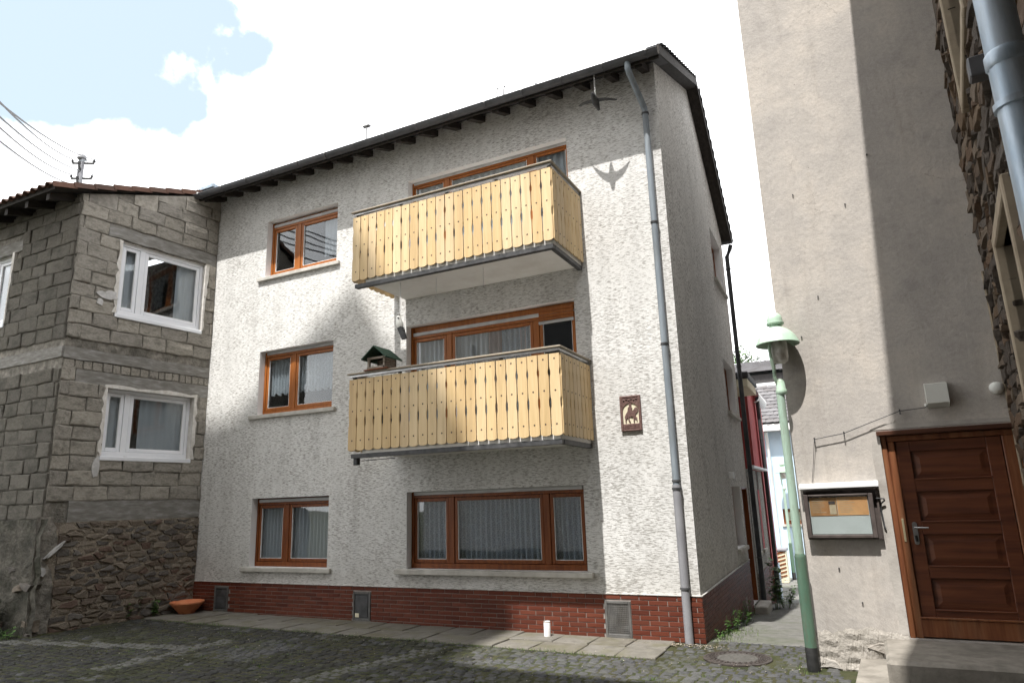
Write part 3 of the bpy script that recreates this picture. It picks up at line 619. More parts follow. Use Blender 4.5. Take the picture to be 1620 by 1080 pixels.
# slab strip at the foot of the house
pav = MB(); pav.box(-9.25, -.31, -1.01, -.015, -.02, .0); 
pv = MB(); nxx = 24; v = []
for i in range(nxx + 1):
    x = -9.25 + (9.25 - .33) * i / nxx
    v += [(x, -1.03, gh(x, 0) - .012), (x, -.0, gh(x, 0) - .012)]
pv.add(v, [(2 * i, 2 * i + 2, 2 * i + 3, 2 * i + 1) for i in range(nxx)])
P0 = pv.build('pavement', M['moss'], kind='structure')
slabp = [rough_box('paving_slab', M['slab'], 1.0, .012, .012, 40 + i) for i in range(4)]
pl = []
for j, (ya, yb) in enumerate(((-.51, -.012), (-1.02, -.52))):
    x = -9.2 + (.0 if j == 0 else -.0)
    while x < -.4:
        L = min(.5 if rr.random() < .75 else .62, -.31 - x); xc = x + L / 2; yc = (ya + yb) / 2
        if L > .15: pl.append((Matrix.Translation((xc, yc, gh(xc, 0) - .012 + rr.uniform(-.005, .005))) @ Matrix.Rotation(rr.uniform(-.012, .012), 4, 'X') @ Matrix.Rotation(math.pi / 2, 4, 'X') @ Matrix.Scale(-1, 4, (0, 1, 0)) @ Matrix.Diagonal((L - .014, .05, yb - ya - .014, 1)), rr.randrange(4)))
        x += L
pieces(P0, 'paving_slab', slabp, pl, M['slab'])
# alley
al = MB(); v = []; ys = [0.2 + i * .5 for i in range(34)]
for yy in ys: v += [(-1.4, yy, gh(0, yy) - .004), (2.2, yy, gh(0, yy) - .004)]
al.add(v, [(2 * i, 2 * i + 1, 2 * i + 3, 2 * i + 2) for i in range(len(ys) - 1)])
al.build('alley_road', M['asphalt'], kind='structure')

# ------------------------------------------------------------------ grey house
H = thing('grey_house', (-4.65, 0, 0), 'three-storey grey roughcast house with two wooden balconies and brick plinth', 'house')
FT = I4; ST = frame((0, 0), 90 + 1.766)
OPS = dict(w1=(-7.90, -6.11, .82, 2.0), w2=(-7.90, -6.11, 3.51, 4.72), w3=(-7.88, -6.10, 6.20, 7.37),
           g=(-4.51, -1.50, .83, 2.0), d2=(-4.53, -1.49, 2.85, 4.74), d3=(-4.51, -1.48, 5.55, 7.40))
WTOP = 8.30
wm = MB(); wall_grid(wm, -9.3, 0, .555, WTOP, [(*o, .17) for o in OPS.values()])
SOPS = [(4.54, 6.02, 3.40, 4.46, .2), (4.54, 6.02, 6.12, 7.24, .2), (3.95, 5.10, .85, 1.96, .2), (5.32, 6.2, -.3, 1.95, .3)]
wm.T = ST; wall_grid(wm, 0, 6.45, -.75, 7.7, SOPS, mi=2)
wm.p([(0, 0, 7.7), (6.45, 0, 7.7), (3.2, 0, 9.72), (0, 0, WTOP)], 2)
wm.T = I4
wm.p([(-9.3, 0, 0), (0, 0, 0), (0, 0, .555), (-9.3, 0, .555)], 0)
wm.p([(-9.3, 0, -.5), (-9.3, 0, WTOP), (-9.4, 3.2, 9.72), (-9.5, 6.45, 7.7), (-9.5, 6.45, -.5)], 0)
wm.p([(-9.5, 6.45, -.7), (-.2, 6.45, -.7), (-.2, 6.45, 7.75), (-9.5, 6.45, 7.75)], 0)
wm.build('wall', [M['render_front'], M['reveal'], M['render_side']], H)
inn = MB()
for z in (.3, 2.62, 5.35, 7.95): inn.box(-9.25, -.35, .35, 6.3, z, z + .1)
inn.box(-9.25, -.35, 2.6, 2.7, .4, 8.0); inn.box(-5.45, -5.35, .35, 2.6, .4, 8.0)
for z in (.3, 2.62, 5.35, 7.95): inn.box(-9.25, -.05, .19, .35, z, z + .1)
inn.build('interior', M['interior'], H)
# plinth of clinker bricks
bk = MB(); bk.box(-9.3, .012, -.012, -.002, -.05, .555)
bk.T = ST; bk.box(-.014, 5.28, -.014, -.002, -.75, .555)
PL = bk.build('plinth', M['mortar'], H)
brickp = [rough_box('brick', M['brick'], 4.6, .02, .06, 60 + i, False) for i in range(5)]
VENTS = [(-8.69, -8.34, .05, .485), (-5.53, -5.18, .03, .475), (-1.28, -.92, .015, .475)]
bpl = []
for a, b, c, d in courses(-9.3, 0.018, .0, .555, .0617, .25, VENTS, .5, .002):
    cc = max(c, gh((a + b) / 2, -1) * .8)
    if d - cc > .02 and b - a > .02: bpl.append((place(FT, (a + b) / 2, -.012, (cc + d) / 2, b - a - .0095, .02, d - cc - .0095), rr.randrange(5)))
for a, b, c, d in courses(-.02, 5.28, -.6789, .555, .0617, .25, [(4.15, 4.45, -.36, -.02)], .5, .002):
    if d > gh(0.1, a) and b - a > .02: bpl.append((place(ST, (a + b) / 2, -.014, (c + d) / 2, b - a - .0095, .02, d - c - .0095), rr.randrange(5)))
pieces(PL, 'brick', brickp, bpl, M['brick'], 300, 'brick_courses')
cap = MB(); cap.bbox(-9.3, .02, -.03, .0, .556, .572, .004); cap.T = ST; cap.bbox(-.03, 5.28, -.03, .0, .556, .572, .004); cap.build('plinth_ledge', M['render_front'], H)
bw = MB(ST); bw.box(4.15, 4.45, -.006, .0, -.36, -.02); bw.build('cellar_opening', M['black_paint'], H)  # flat black plate, the opening's inner darkness put into its colour
for i, (a, b, c, d) in enumerate(VENTS):
    mb = MB(); w = .035
    mb.bbox(a, a + w, -.03, 0, c, d, .004); mb.bbox(b - w, b, -.03, 0, c, d, .004); mb.bbox(a + w, b - w, -.03, 0, c, c + w + .01, .004); mb.bbox(a + w, b - w, -.03, 0, d - w, d, .004)
    vf = mb.build('vent_frame', M['vent_metal'], H)
    g = MB(); g.box(a + w, b - w, -.016, -.01, c + w, d - w)
    n = 12
    if i == 2:
        for k in range(n): xx = a + w + (b - a - 2 * w) * (k + .5) / n; g.box(xx - .004, xx + .004, -.022, -.016, c + w, d - w)
        for k in range(16): zz = c + w + (d - c - 2 * w) * (k + .5) / 16; g.box(a + w, b - w, -.021, -.0165, zz - .003, zz + .003)
        g.build('vent_grille', M['vent_metal'], vf)
    else:
        g.bbox(a + w + .02, b - w - .02, -.024, -.016, c + w + .03, d - w - .03, .004); g.build('vent_flap', M['dark_metal'], vf)
    if i == 1: s = MB(); s.bbox(a + .05, a + .13, -.03, -.024, c + .06, c + .12, .003); s.build('vent_label', M['cream'], vf)
# windows
o = OPS
window(H, FT, *o['w1'], mulls=[-7.17], depth=.13, wood=M['win_wood_dark'], curtains=[(-7.84, -6.17, .9, 1.95, 'curtain', 0, .022, .085)], shutter=.07, sill_over=.17)
window(H, FT, *o['w2'], mulls=[-7.16], depth=.13, curtains=[(-7.84, -6.17, 3.93, 4.70, 'lace_curtain', -.045, .025, .075)], shutter=.05, sill_over=.17)
window(H, FT, *o['w3'], mulls=[-7.17], depth=.13, curtains=[(-6.62, -6.17, 6.47, 7.32, 'curtain', 0, .02, .09)], shutter=.10, sill_over=.17)
window(H, FT, *o['g'], mulls=[-3.76, -2.14], depth=.13, wood=M['win_wood_dark'], curtains=[(-4.46, -1.55, .9, 1.97, 'net_curtain', 0, .026, .085)], shutter=.05, sill_over=.18, sill_proud=.09)
window(H, FT, *o['d2'], mulls=[-3.77, -2.19], depth=.13, curtains=[(-4.46, -3.1, 3.0, 4.7, 'curtain', 0, .018, .09), (-3.1, -2.85, 3.0, 4.7, 'peach_curtain', 0, .02, .09), (-2.85, -2.2, 3.0, 4.7, 'net_curtain', 0, .02, .09), (-2.52, -2.42, 3.0, 4.7, 'peach_curtain', 0, .02, .09)], shutter=.16, sill=False)
window(H, FT, *o['d3'], mulls=[-3.78, -2.16], depth=.13, curtains=[(-4.46, -1.6, 5.7, 7.35, 'curtain', 0, .02, .12)], shutter=.04, sill=False, fw=.035, sash=.035)
ds = MB()
for k in range(4): ds.bbox(-2.13, -1.55, .10, .125, 4.49 + k * .05, 4.537 + k * .05, .006)
ds.build('roller_shutter', M['win_wood'], H)
ds = MB(); ds.bbox(-2.13, -1.55, .09, .125, 4.44, 4.485, .008); ds.build('shutter_bar', M['shutter'], H)
window(H, ST, *SOPS[0][:4], mulls=[5.3], depth=.14, wood=M['win_wood_dark'], sill_over=.06, sill_proud=.07)
window(H, ST, *SOPS[1][:4], mulls=[5.3], depth=.14, wood=M['win_wood_dark'], sill_over=.06, sill_proud=.07)
window(H, ST, *SOPS[2][:4], mulls=[], depth=.14, wood=M['win_wood_dark'], sill_over=.05, sill_proud=.06)
dd = MB(ST); dd.box(5.33, 6.19, .22, .27, -.3, 1.94); dd.bbox(5.45, 6.07, .205, .22, -.1, .8, .01); dd.bbox(5.45, 6.07, .205, .22, .95, 1.8, .01); dd.box(6.165, 6.197, -.004, .218, -.3, 1.945); dd.box(5.323, 5.35, -.004, .218, -.3, 1.945); dd.box(5.351, 6.164, .0, .218, 1.91, 1.945); dd.build('side_door', M['win_wood_dark'], H)
st_ = MB(ST); st_.bbox(5.3, 6.2, -.26, -.02, -.5, -.30, .02); st_.build('side_step', M['sill'], H)
# roof
RX0, RX1 = -9.42, .19
rf = MB()
prof = [(-.50, 8.13), (3.2, 9.80), (6.56, 7.70), (6.56, 7.60), (3.2, 9.68), (-.50, 8.02)]
vx = lambda y: RX1 - .031 * max(0, y)
np_ = len(prof)
rf.add([(RX0 - .031 * max(0, a), a, b) for a, b in prof] + [(vx(a), a, b) for a, b in prof], [tuple(range(np_))[::-1], tuple(range(np_, 2 * np_))] + [(i, (i + 1) % np_, np_ + (i + 1) % np_, np_ + i) for i in range(np_)])
roof = rf.build('roof', M['slate'], H)
vb = MB()
for (a, b) in (((-.54, 8.145), (3.2, 9.84)), ((3.2, 9.84), (6.58, 7.73))):
    xa, xb = vx(a[0]), vx(b[0])
    vb.add([(xa, a[0], a[1] - .17), (xb, b[0], b[1] - .17), (xb, b[0], b[1]), (xa, a[0], a[1]), (xa + .025, a[0], a[1] - .17), (xb + .025, b[0], b[1] - .17), (xb + .025, b[0], b[1]), (xa + .025, a[0], a[1])],
           [(0, 1, 2, 3), (4, 5, 6, 7), (0, 1, 5, 4), (2, 3, 7, 6), (1, 2, 6, 5), (0, 3, 7, 4)])
vb.build('verge_board', M['dark_wood'], roof)
shp = rough_box('shingle', M['slate'], 1.2, .05, .05, 5)
spl_ = []
for (a, b, n) in (((-.62, 8.13), (3.2, 9.84), 17), ((3.2, 9.84), (6.87, 7.65), 17)):
    ang = math.atan2(b[1] - a[1], b[0] - a[0])
    for k in range(1, n):
        t = (k + .5) / n; yy = a[0] + (b[0] - a[0]) * t; zz = a[1] + (b[1] - a[1]) * t
        spl_.append((Matrix.Translation((vx(yy) - .07, yy, zz + .008)) @ Matrix.Rotation(ang + (.02 if ang > 0 else -.02), 4, 'X') @ Matrix.Rotation(math.pi / 2, 4, 'X') @ Matrix.Scale(-1, 4, (0, 1, 0)) @ Matrix.Diagonal((.24, .014, .27, 1)), 0))
pieces(roof, 'shingle', [shp], spl_, M['slate'])
fas = MB(); fas.box(RX0, RX1, -.50, -.47, 7.95, 8.125); fas.build('fascia', M['dark_wood'], roof)
sf = MB(); sf.p([(RX0, -.47, 8.03), (RX1, -.47, 8.03), (RX1, .0, 8.25), (RX0, 0, 8.25)])
sf.p([(-.02, 0, 8.25), (vx(0), 0, 8.25), (vx(3.2), 3.2, 9.64), (-.12, 3.2, 9.64)]); sf.p([(-.12, 3.2, 9.64), (vx(3.2), 3.2, 9.64), (vx(6.5), 6.5, 7.58), (-.22, 6.5, 7.58)])
sf.build('eave_lining', M['dark_wood'], roof)
x = -9.15
while x < 0.1:
    r_ = MB(); r_.prism([(-.45, 7.92), (-.45, 8.02), (0.0, 8.22), (0.0, 8.10)], x - .055, x + .055, 'x'); r_.build('rafter', M['dark_wood'], roof); x += .475
def gutter(parent, x0, x1, yc, zc, r, T=I4, mat='gutter'):
    g = MB(T); n = 8; v = []
    for xx in (x0, x1):
        for k in range(n + 1): a = math.pi + math.pi * k / n; v.append((xx, yc + r * math.cos(a), zc + r * math.sin(a)))
        for k in range(n + 1): a = 2 * math.pi - math.pi * k / n; v.append((xx, yc + (r - .006) * math.cos(a), zc + (r - .006) * math.sin(a)))
    m = 2 * (n + 1)
    g.add(v, [(k, (k + 1) % m, m + (k + 1) % m, m + k) for k in range(m)] + [tuple(range(m)), tuple(range(m, 2 * m))[::-1]])
    g.tube([(x0, yc - r, zc), (x1, yc - r, zc)], .011, 6)
    return g.build('gutter', M[mat], parent, smooth=True)
gt = gutter(H, RX0, RX1 + .01, -.555, 8.04, .072)
x = -9.2
while x < .2:
    b_ = MB(); b_.tube([(x, -.555 + .077 * math.cos(a), 8.04 + .077 * math.sin(a)) for a in [math.pi * (1 + k / 6) for k in range(7)]], .009, 5); b_.box(x - .015, x + .015, -.645, -.625, 8.03, 8.065, 1); b_.build('gutter_bracket', [M['gutter'], M['white_metal']], gt); x += .66
def pipe_run(parent, name, pts, r, mat, clips=(), clipmat='dark_metal'):
    p_ = MB(); p_.tube(pts, r, 14); pp = p_.build(name, M[mat], parent, smooth=True)
    for (cx, cy, cz, cr) in clips:
        c = MB(); c.lathe([(cr + .004, -.014), (cr + .010, -.012), (cr + .010, .012), (cr + .004, .014)], 14, (cx, cy, cz)); c.box(cx - .008, cx + .008, cy + cr, cy + cr + .05, cz - .008, cz + .008); c.build('pipe_clip', M[clipmat], pp, smooth=True)
    return pp
pipe_run(H, 'downpipe', [(-.26, -.55, 7.99), (-.26, -.535, 7.90), (-.255, -.50, 7.85), (-.185, -.13, 7.52), (-.175, -.08, 7.46), (-.17, -.075, 7.3), (-.17, -.075, 1.92)], .046, 'zinc_pipe',
         [(-.17, -.075, zz, .046) for zz in (7.38, 5.64, 3.85, 2.0)])
pipe_run(H, 'downpipe', [(-.17, -.075, 1.95), (-.17, -.075, -.02)], .054, 'cast_pipe', [(-.17, -.075, .66, .054), (-.17, -.075, 1.9, .054)])
MM = ST @ Vector((6.55, -.08, 0))
pipe_run(H, 'downpipe', [(-.02, 6.62, 7.5), (-.05, 6.62, 7.40), (MM.x, MM.y, 7.2), (MM.x, MM.y, gh(0, 6.5) - .02)], .05, 'black_pipe', [(MM.x, MM.y, zz, .05) for zz in (6.9, 4.6, 2.3, .5)])
rg = MB(); rg.tube([(-9.6, 6.62, 7.6), (.03, 6.62, 7.6)], .07, 8); rg.build('gutter', M['gutter'], H)
fl = MB(); fl.bbox(-9.42, -9.0, -.45, .5, 8.22, 8.30, .01); fl.build('flashing', M['blue_zinc'], H)
wl = MB(ST); wl.bbox(3.66, 3.8, -.09, -.0, 2.08, 2.2, .01); wl.build('wall_camera', M['white_paint'], H)

# balconies
def slat_mesh(w, h, seed):
    r2 = random.Random(seed); t = .018; hw = w / 2 - .0055; L = []
    zs = [0.03, .12, .28, .33, .36, .40, .44, .47, .55, .66, .72, .75, .79, .82, .86, .95, 1.0]
    def half(zf):
        d = 0
        if .34 < zf < .45: d = .011
        elif .73 < zf < .81: d = .011
        elif zf in (.33, .47, .72, .82): d = .003
        return hw - d - r2.uniform(0, .0012)
    out = [(half(z), z * h) for z in zs]; outl = [(-half(z), z * h) for z in zs]
    bot = [(hw * math.sin(a), .03 * h - .028 * math.cos(a)) for a in [R(q) for q in (-70, -40, -13, 13, 40, 70)]]
    poly = bot + out + outl[::-1]
    mb = MB(); mb.prism(poly, -t, 0, 'y')
    for zf in (.145, .55, .935):
        z = zf * h + r2.uniform(-.004, .004)
        mb.add([(.011 * math.cos(k * math.pi / 3), -t - .003, z + .011 * math.sin(k * math.pi / 3)) for k in range(6)] + [(.013 * math.cos(k * math.pi / 3), -t, z + .013 * math.sin(k * math.pi / 3)) for k in range(6)],
               [tuple(range(6))] + [(k, (k + 1) % 6, 6 + (k + 1) % 6, 6 + k) for k in range(6)], 1)
    return mb.mesh('slat', [M['slat_wood'], M['screw']])
SLF = [slat_mesh(3.48 / 22, 1.08, 10 + i) for i in range(4)]; SLS = [slat_mesh(1.11 / 8, 1.08, 20 + i) for i in range(3)]
def balcony(zb, lab):
    X0, X1, YF = -4.79, -1.295, -1.135
    b = MB(); b.bbox(X0 + .24, X1 - .05, YF + .05, 0, zb - .03, zb + .13, .01)
    b.box(X0 + .05, X1 - .04, YF + .03, YF + .11, zb - .085, zb - .025, 1); b.box(X1 - .10, X1 - .035, YF + .11, -.01, zb - .085, zb - .025, 1)
    B = b.build('balcony', [M['soffit'], M['dark_metal']], H); B['label'] = lab
    fr = MB()
    for zz in (.16, .58, 1.0):
        fr.box(X0 + .03, X1 - .03, YF + .02, YF + .05, zb + zz - .02, zb + zz + .02); fr.box(X1 - .05, X1 - .02, YF + .05, 0, zb + zz - .02, zb + zz + .02); fr.box(X0 + .02, X0 + .05, YF + .05, 0, zb + zz - .02, zb + zz + .02)
    for i in range(5):
        xx = X0 + .06 + (X1 - X0 - .12) * i / 4; fr.box(xx - .02, xx + .02, YF + .05, YF + .09, zb + .1, zb + 1.15)
    for xx in (X0 + .05, X1 - .09):
        for yy in (-.75, -.38, -.05): fr.box(xx, xx + .04, yy - .02, yy + .02, zb + .1, zb + 1.15)
    fr.build('balustrade_frame', M['dark_metal'], B)
    rl = MB(); rl.bbox(X0 - .01, X1 + .02, YF - .035, YF + .075, zb + 1.165, zb + 1.19, .006); rl.bbox(X1 - .09, X1 + .02, YF + .077, 0, zb + 1.165, zb + 1.19, .006); rl.bbox(X0 - .01, X0 + .10, YF + .077, 0, zb + 1.165, zb + 1.19, .006)
    rl.box(X0 + .02, X1 - .01, YF, YF + .045, zb + 1.13, zb + 1.164, 1); rl.box(X1 - .06, X1 - .012, YF + .046, 0, zb + 1.13, zb + 1.164, 1); rl.box(X0 + .02, X0 + .06, YF + .046, 0, zb + 1.13, zb + 1.164, 1)
    rl.build('handrail', [M['rail_wood'], M['steel']], B)
    pl = []; off = wloc(B)
    for i in range(22):
        x = X0 + .005 + (i + .5) * 3.48 / 22; pl.append((Matrix.Translation((x, YF + .019, zb + .015 + rr.uniform(-.003, .003))) @ Matrix.Rotation(rr.uniform(-.003, .003), 4, 'Y'), i % 4, SLF))
    for i in range(8):
        yy = YF + .012 + (i + .5) * 1.11 / 8
        pl.append((Matrix.Translation((X1 - .018, yy, zb + .015)) @ Matrix.Rotation(math.pi / 2, 4, 'Z'), i % 3, SLS)); pl.append((Matrix.Translation((X0 + .018, yy, zb + .015)) @ Matrix.Rotation(-math.pi / 2, 4, 'Z'), i % 3, SLS))
    for Mx, k, S in pl:
        s = bpy.data.objects.new('slat', S[k]); COL.objects.link(s); s.parent = B; s.matrix_local = Matrix.Translation(-off) @ Mx
    return B
B3 = balcony(5.235, 'upper wooden balcony of the grey house'); B2 = balcony(2.585, 'lower wooden balcony of the grey house')
dp = MB(); dp.bbox(-4.72, -4.64, -1.08, -1.0, 2.40, 2.5, .01); dp.tube([(-4.6, -1.03, 2.46), (-4.0, -1.03, 2.47)], .006, 6); dp.build('drain_spout', M['dark_metal'], B2)
for (x, y, L) in ((-3.45, -.75, .30), (-2.62, -.75, .27)):
    h = MB(); h.tube([(x, y, 5.205), (x, y, 5.205 - L), (x + .012, y, 5.19 - L), (x + .02, y, 5.205 - L)], .005, 6)
    tag(h.build('hanging_wire', M['white_metal'], base=(x, y, 5.2)), 'thin white hook wire hanging below the upper balcony, %s' % ('the longer middle one' if x < -3 else 'the shorter right one'), 'wire', 'hook wires under the upper balcony')

# ------------------------------------------------------------------ block house (left)
BH = thing('block_house', (-9.9, -1.3, 0), 'unrendered concrete block annexe on rubble stone base at the left', 'house')
LT = frame((-9.28, 0), 84); LF = frame((-9.558, -2.648), 0)
LW = 2.662
rop = [(-1.91, -.25, 5.28, 6.64), (-1.91, -.28, 2.77, 3.94)]; fop = [(-3.2, -1.86, 5.2, 6.55)]
topR = lambda x: 7.30 + (x + LW) * .352
wm = MB(LT); wall_grid(wm, -LW, 0, -.1, 7.25, [(*q, .16) for q in rop]); wm.p([(-LW, 0, 7.25), (0, 0, 7.25), (0, 0, topR(0)), (-LW, 0, topR(-LW))])
wm.T = LF; wall_grid(wm, -8.5, 0, -.1, 7.3, [(*q, .16) for q in fop])
wm.T = I4; wm.p([(-18.06, -2.65, 0), (-18.06, 4, 0), (-18.06, 4, 9.4), (-18.06, -2.65, 7.3)]); wm.p([(-18.06, 4, 0), (-9.0, 4, 0), (-9.0, 4, 9.4), (-18.06, 4, 9.4)]); wm.p([(-9.5, 0, 6), (-9.5, 4, 6), (-9.5, 4, 9.5), (-9.5, 0, 8.2)])
wm.build('wall', [M['grime_mortar'], M['foam']], BH)
blk = [rough_box('concrete_block', M['block'], 2.0, .06, .09, 200 + i) for i in range(8)]; blkd = [rough_box('concrete_block', M['block_dark'], 2.0, .06, .09, 200 + i) for i in range(8)]
beams = [(-2.16, -.04, 6.68, 6.90), (-LW, 0, 4.36, 4.56), (-2.44, 0, 3.97, 4.19), (-2.32, 0, 1.70, 2.03)]
br = random.Random(5); bpl = []; small = []
ops_r = rop + beams + [(-LW, 0, 4.19, 4.36)]
for a, b, c, d in courses(-LW, 0, 2.03, 8.4, .2445, .48, ops_r, .45, .2, topR, br):
    if d < c + .243 or d > topR(a) - .01:
        tbk = MB(LT); y_ = -.022; z0_, z1_ = topR(a) - .012, topR(b) - .012
        if z0_ > c + .02 and z0_ - c < .4: tbk.prism([(a + .006, c + .006), (b - .006, c + .006), (b - .006, max(c + .03, z1_)), (a + .006, max(c + .02, z0_))], y_, y_ + .06, 'y'); tbk.build('concrete_block', M['block'], BH)
        continue
    bpl.append((place(LT, (a + b) / 2, -.004 + br.uniform(-.015, .008), (c + d) / 2, b - a - br.uniform(.006, .02), .06, d - c - br.uniform(.006, .02), br.uniform(-.022, .022)), br.randrange(8)))
for a, b, c, d in courses(-LW, 0, 4.195, 4.355, .16, .15, [], .5, .25, None, br): bpl.append((place(LT, (a + b) / 2, -.0 + br.uniform(-.008, .006), (c + d) / 2, b - a - .022, .05, d - c - .022, br.uniform(-.04, .04)), br.randrange(8)))
fpl = []
fbeams = [(-8.5, 0, 4.36, 4.56), (-3.4, -1.6, 6.55, 6.76)]
for a, b, c, d in courses(-4.2, 0, 1.75, 7.25, .2445, .48, fop + fbeams, .5, .2, None, br):
    fpl.append((place(LF, (a + b) / 2, -.004 + br.uniform(-.015, .008), (c + d) / 2, b - a - br.uniform(.006, .02), .06, d - c - br.uniform(.008, .02), br.uniform(-.012, .012)), br.randrange(8)))
pieces(BH, 'concrete_block', blk, bpl, M['block'], 190); pieces(BH, 'concrete_block', blkd, fpl, M['block_dark'], 110)
for T_, L_ in ((LT, beams), (LF, fbeams)):
    for a, b, c, d in L_:
        m_ = MB(T_); n = 10; rng = random.Random(int(a * 100 + c * 7)); 
        up = [(a + (b - a) * k / n, d + rng.uniform(-.012, .012)) for k in range(n + 1)]; dn = [(a + (b - a) * k / n, c + rng.uniform(-.02, .015)) for k in range(n + 1)]
        m_.prism(dn + up[::-1], -.025, .05, 'y'); m_.build('concrete_beam', M['concrete'], BH)
# rubble base
rb = MB(LT); rb.box(-LW - .05, 0, -.034, .0, -.1, 1.70); rb.build('rubble_bed', M['rubble_mortar'], BH)
stones(BH, 'rubble_stone', LT, -LW + .22, -.0, .0, 1.69, .22, .10, M['rubble'], .016, (.040, .070), seed=11, limit=210)
rb = MB(LF); nn = 14; v = []; rng = random.Random(9)
for i in range(nn + 1):
    for j in range(8): v.append((-6 + 6.2 * i / nn, -.07 + rng.uniform(-.05, .045), -.1 + 1.86 * j / 7))
rb.add(v, [(i * 8 + j, (i + 1) * 8 + j, (i + 1) * 8 + j + 1, i * 8 + j + 1) for i in range(nn) for j in range(7)]); rb.build('base_render', M['moss_render'], BH, smooth=True)
stones(BH, 'rubble_stone', LF, -2.6, .18, .0, 1.2, .24, .13, M['rubble'], .02, (.05, .13), seed=21, limit=80, keep=lambda x, z: (math.sin(x * 9.1 + z * 5.3) + math.sin(z * 11 + x * 3)) > .2)
# corner lump of render between the two faces
cr_ = MB(LT); v = []
for j in range(9):
    for k in range(4): v.append((-LW - .10 + .13 * k + rng.uniform(-.012, .012), -.060 + .012 * k + rng.uniform(-.012, .01), -.05 + 1.85 * j / 8))
cr_.add(v, [(j * 4 + k, j * 4 + k + 1, j * 4 + k + 5, j * 4 + k + 4) for j in range(8) for k in range(3)]); cr_.build('corner_render', M['grime_mortar'], BH, smooth=True)
def blob(cx, cz, w, h, ang, seed, y=-.055):
    pt = MB(LT)
    r2 = random.Random(seed); n = 12; P = []
    for k in range(n):
        a = 2 * math.pi * k / n; q = r2.uniform(.75, 1.2); u, w_ = w * math.cos(a) * q, h * math.sin(a) * q
        P.append((cx + u * math.cos(ang) - w_ * math.sin(ang), cz + u * math.sin(ang) + w_ * math.cos(ang)))
    pt.prism(P, y, y + .06, 'y'); pt.build('plaster_patch', M['plaster_patch'], BH)
blob(-2.02, 4.86 + .75, .10, .05, .0, 1); blob(-2.1, 5.55, .17, .06, -.1, 2); blob(-2.2, 5.42, .06, .06, 0, 3); blob(-1.97, 2.6, .06, .2, 0, 4)
blob(-2.47, 1.28, .19, .022, .75, 5, -.095); blob(-2.62, .97, .04, .07, .2, 6, -.10)
# uPVC windows with rough foam surround
for T_, q, mm, lb in ((LT, rop[0], -1.48, 'upper white window of the block annexe'), (LT, rop[1], -1.48, 'lower white window of the block annexe'), (LF, fop[0], -2.55, None)):
    w = window(BH, T_, *q, mulls=[mm], depth=.05 if q is rop[0] else .09, wood=M['upvc'], sill=True, sill_over=.02, sill_proud=.05, sill_mat=M['upvc'], fw=.06, sash=.06,
           curtains=[(q[0] + .05, mm - .02, q[2] + .06, q[3] - .05, 'curtain', 0, .01, .12), ((q[0] + q[1]) / 2 + (.35 if q is rop[0] else -.1), q[1] - .05, q[2] + .06, q[3] - .05, 'curtain', 0, .012, .14)], label=lb)
    s = MB(T_); r2 = random.Random(int(q[2] * 10)); th = .05
    def ring(pts_in, outn):
        n = 10
        for k in range(n):
            pass
    def strip(xa, za, xb, zb, nx, nz_):
        n = 12; P = []; Q = []
        for k in range(n + 1):
            t = k / n; x, z = xa + (xb - xa) * t, za + (zb - za) * t; e = r2.uniform(.03, .08)
            P.append((x, z)); Q.append((x + nx * e, z + nz_ * e))
        s = MB(T_); s.prism(P + Q[::-1], -.045, .02, 'y'); s.build('foam_surround', M['foam'], w)
    strip(q[0] + .003, q[2], q[0] + .003, q[3], -1, 0); strip(q[1] - .003, q[2], q[1] - .003, q[3], 1, 0)
    if q is rop[1]: strip(q[0] - .05, q[3] - .003, q[1] + .05, q[3] - .003, 0, 1)
# roof of the annexe: mono pitch, pan tiles
sl = .352; rx1 = -9.36
rs = MB(); rs.add([(-18.2, -3.15, 7.16), (rx1 - .12, -3.15, 7.16), (rx1 - .02, 0.02, 7.16 + 3.17 * sl), (-18.2, .02, 7.16 + 3.17 * sl), (-18.2, 4.2, 9.7), (rx1 - .1, 4.2, 9.7)] + [(-18.2, -3.15, 7.24), (rx1 - .12, -3.15, 7.24), (rx1 - .02, 0.02, 7.24 + 3.17 * sl), (-18.2, .02, 7.24 + 3.17 * sl), (-18.2, 4.2, 9.78), (rx1 - .1, 4.2, 9.78)],
   [(0, 1, 2, 3), (3, 2, 5, 4), (6, 7, 8, 9), (9, 8, 11, 10), (0, 1, 7, 6), (1, 2, 8, 7), (2, 5, 11, 8)])
BR = rs.build('roof', M['dark_wood'], BH)
x = -9.75
while x > -13.2:
    q = MB(); q.prism([(-3.10, 7.04), (-3.10, 7.16), (-2.6, 7.34), (-2.6, 7.2)], x - .045, x + .045, 'x'); q.build('rafter', M['dark_wood'], BR); x -= .62
tb = MB(); nx = 10; v = []
for k in range(nx + 1):
    xx = k / nx; zz = .028 * math.sin(2 * math.pi * xx) 
    for yy in (0, 1): v.append((xx * .235 - .115, yy * .40 - .04, zz + .0))
    for yy in (0, 1): v.append((xx * .235 - .115, yy * .40 - .04, zz - .016))
F = []
for k in range(nx): a = 4 * k; F += [(a, a + 4, a + 5, a + 1), (a + 2, a + 6, a + 7, a + 3), (a, a + 2, a + 6, a + 4)]
F += [(0, 1, 3, 2), (4 * nx, 4 * nx + 1, 4 * nx + 3, 4 * nx + 2)]
tb.add(v, F); TM = tb.mesh('roof_tile', M['roof_tile'], smooth=True)
tp = []
for j in range(11):
    yy = -3.2 + j * .335
    for i in range(40):
        xx = rx1 - .05 + .09 * (yy + 3.2) / 3.2 - .105 - i * .215
        tp.append((Matrix.Translation((xx, yy, 7.27 + (yy + 3.15) * sl + rr.uniform(-.004, .004))) @ Matrix.Rotation(math.atan(sl) - .06, 4, 'X'), 1 if i == 0 else 0))
tv = MB(); tv.add(v, F); tv.box(.098, .122, -.04, .36, -.085, .004); TV = tv.mesh('roof_tile', M['roof_tile'], smooth=True)
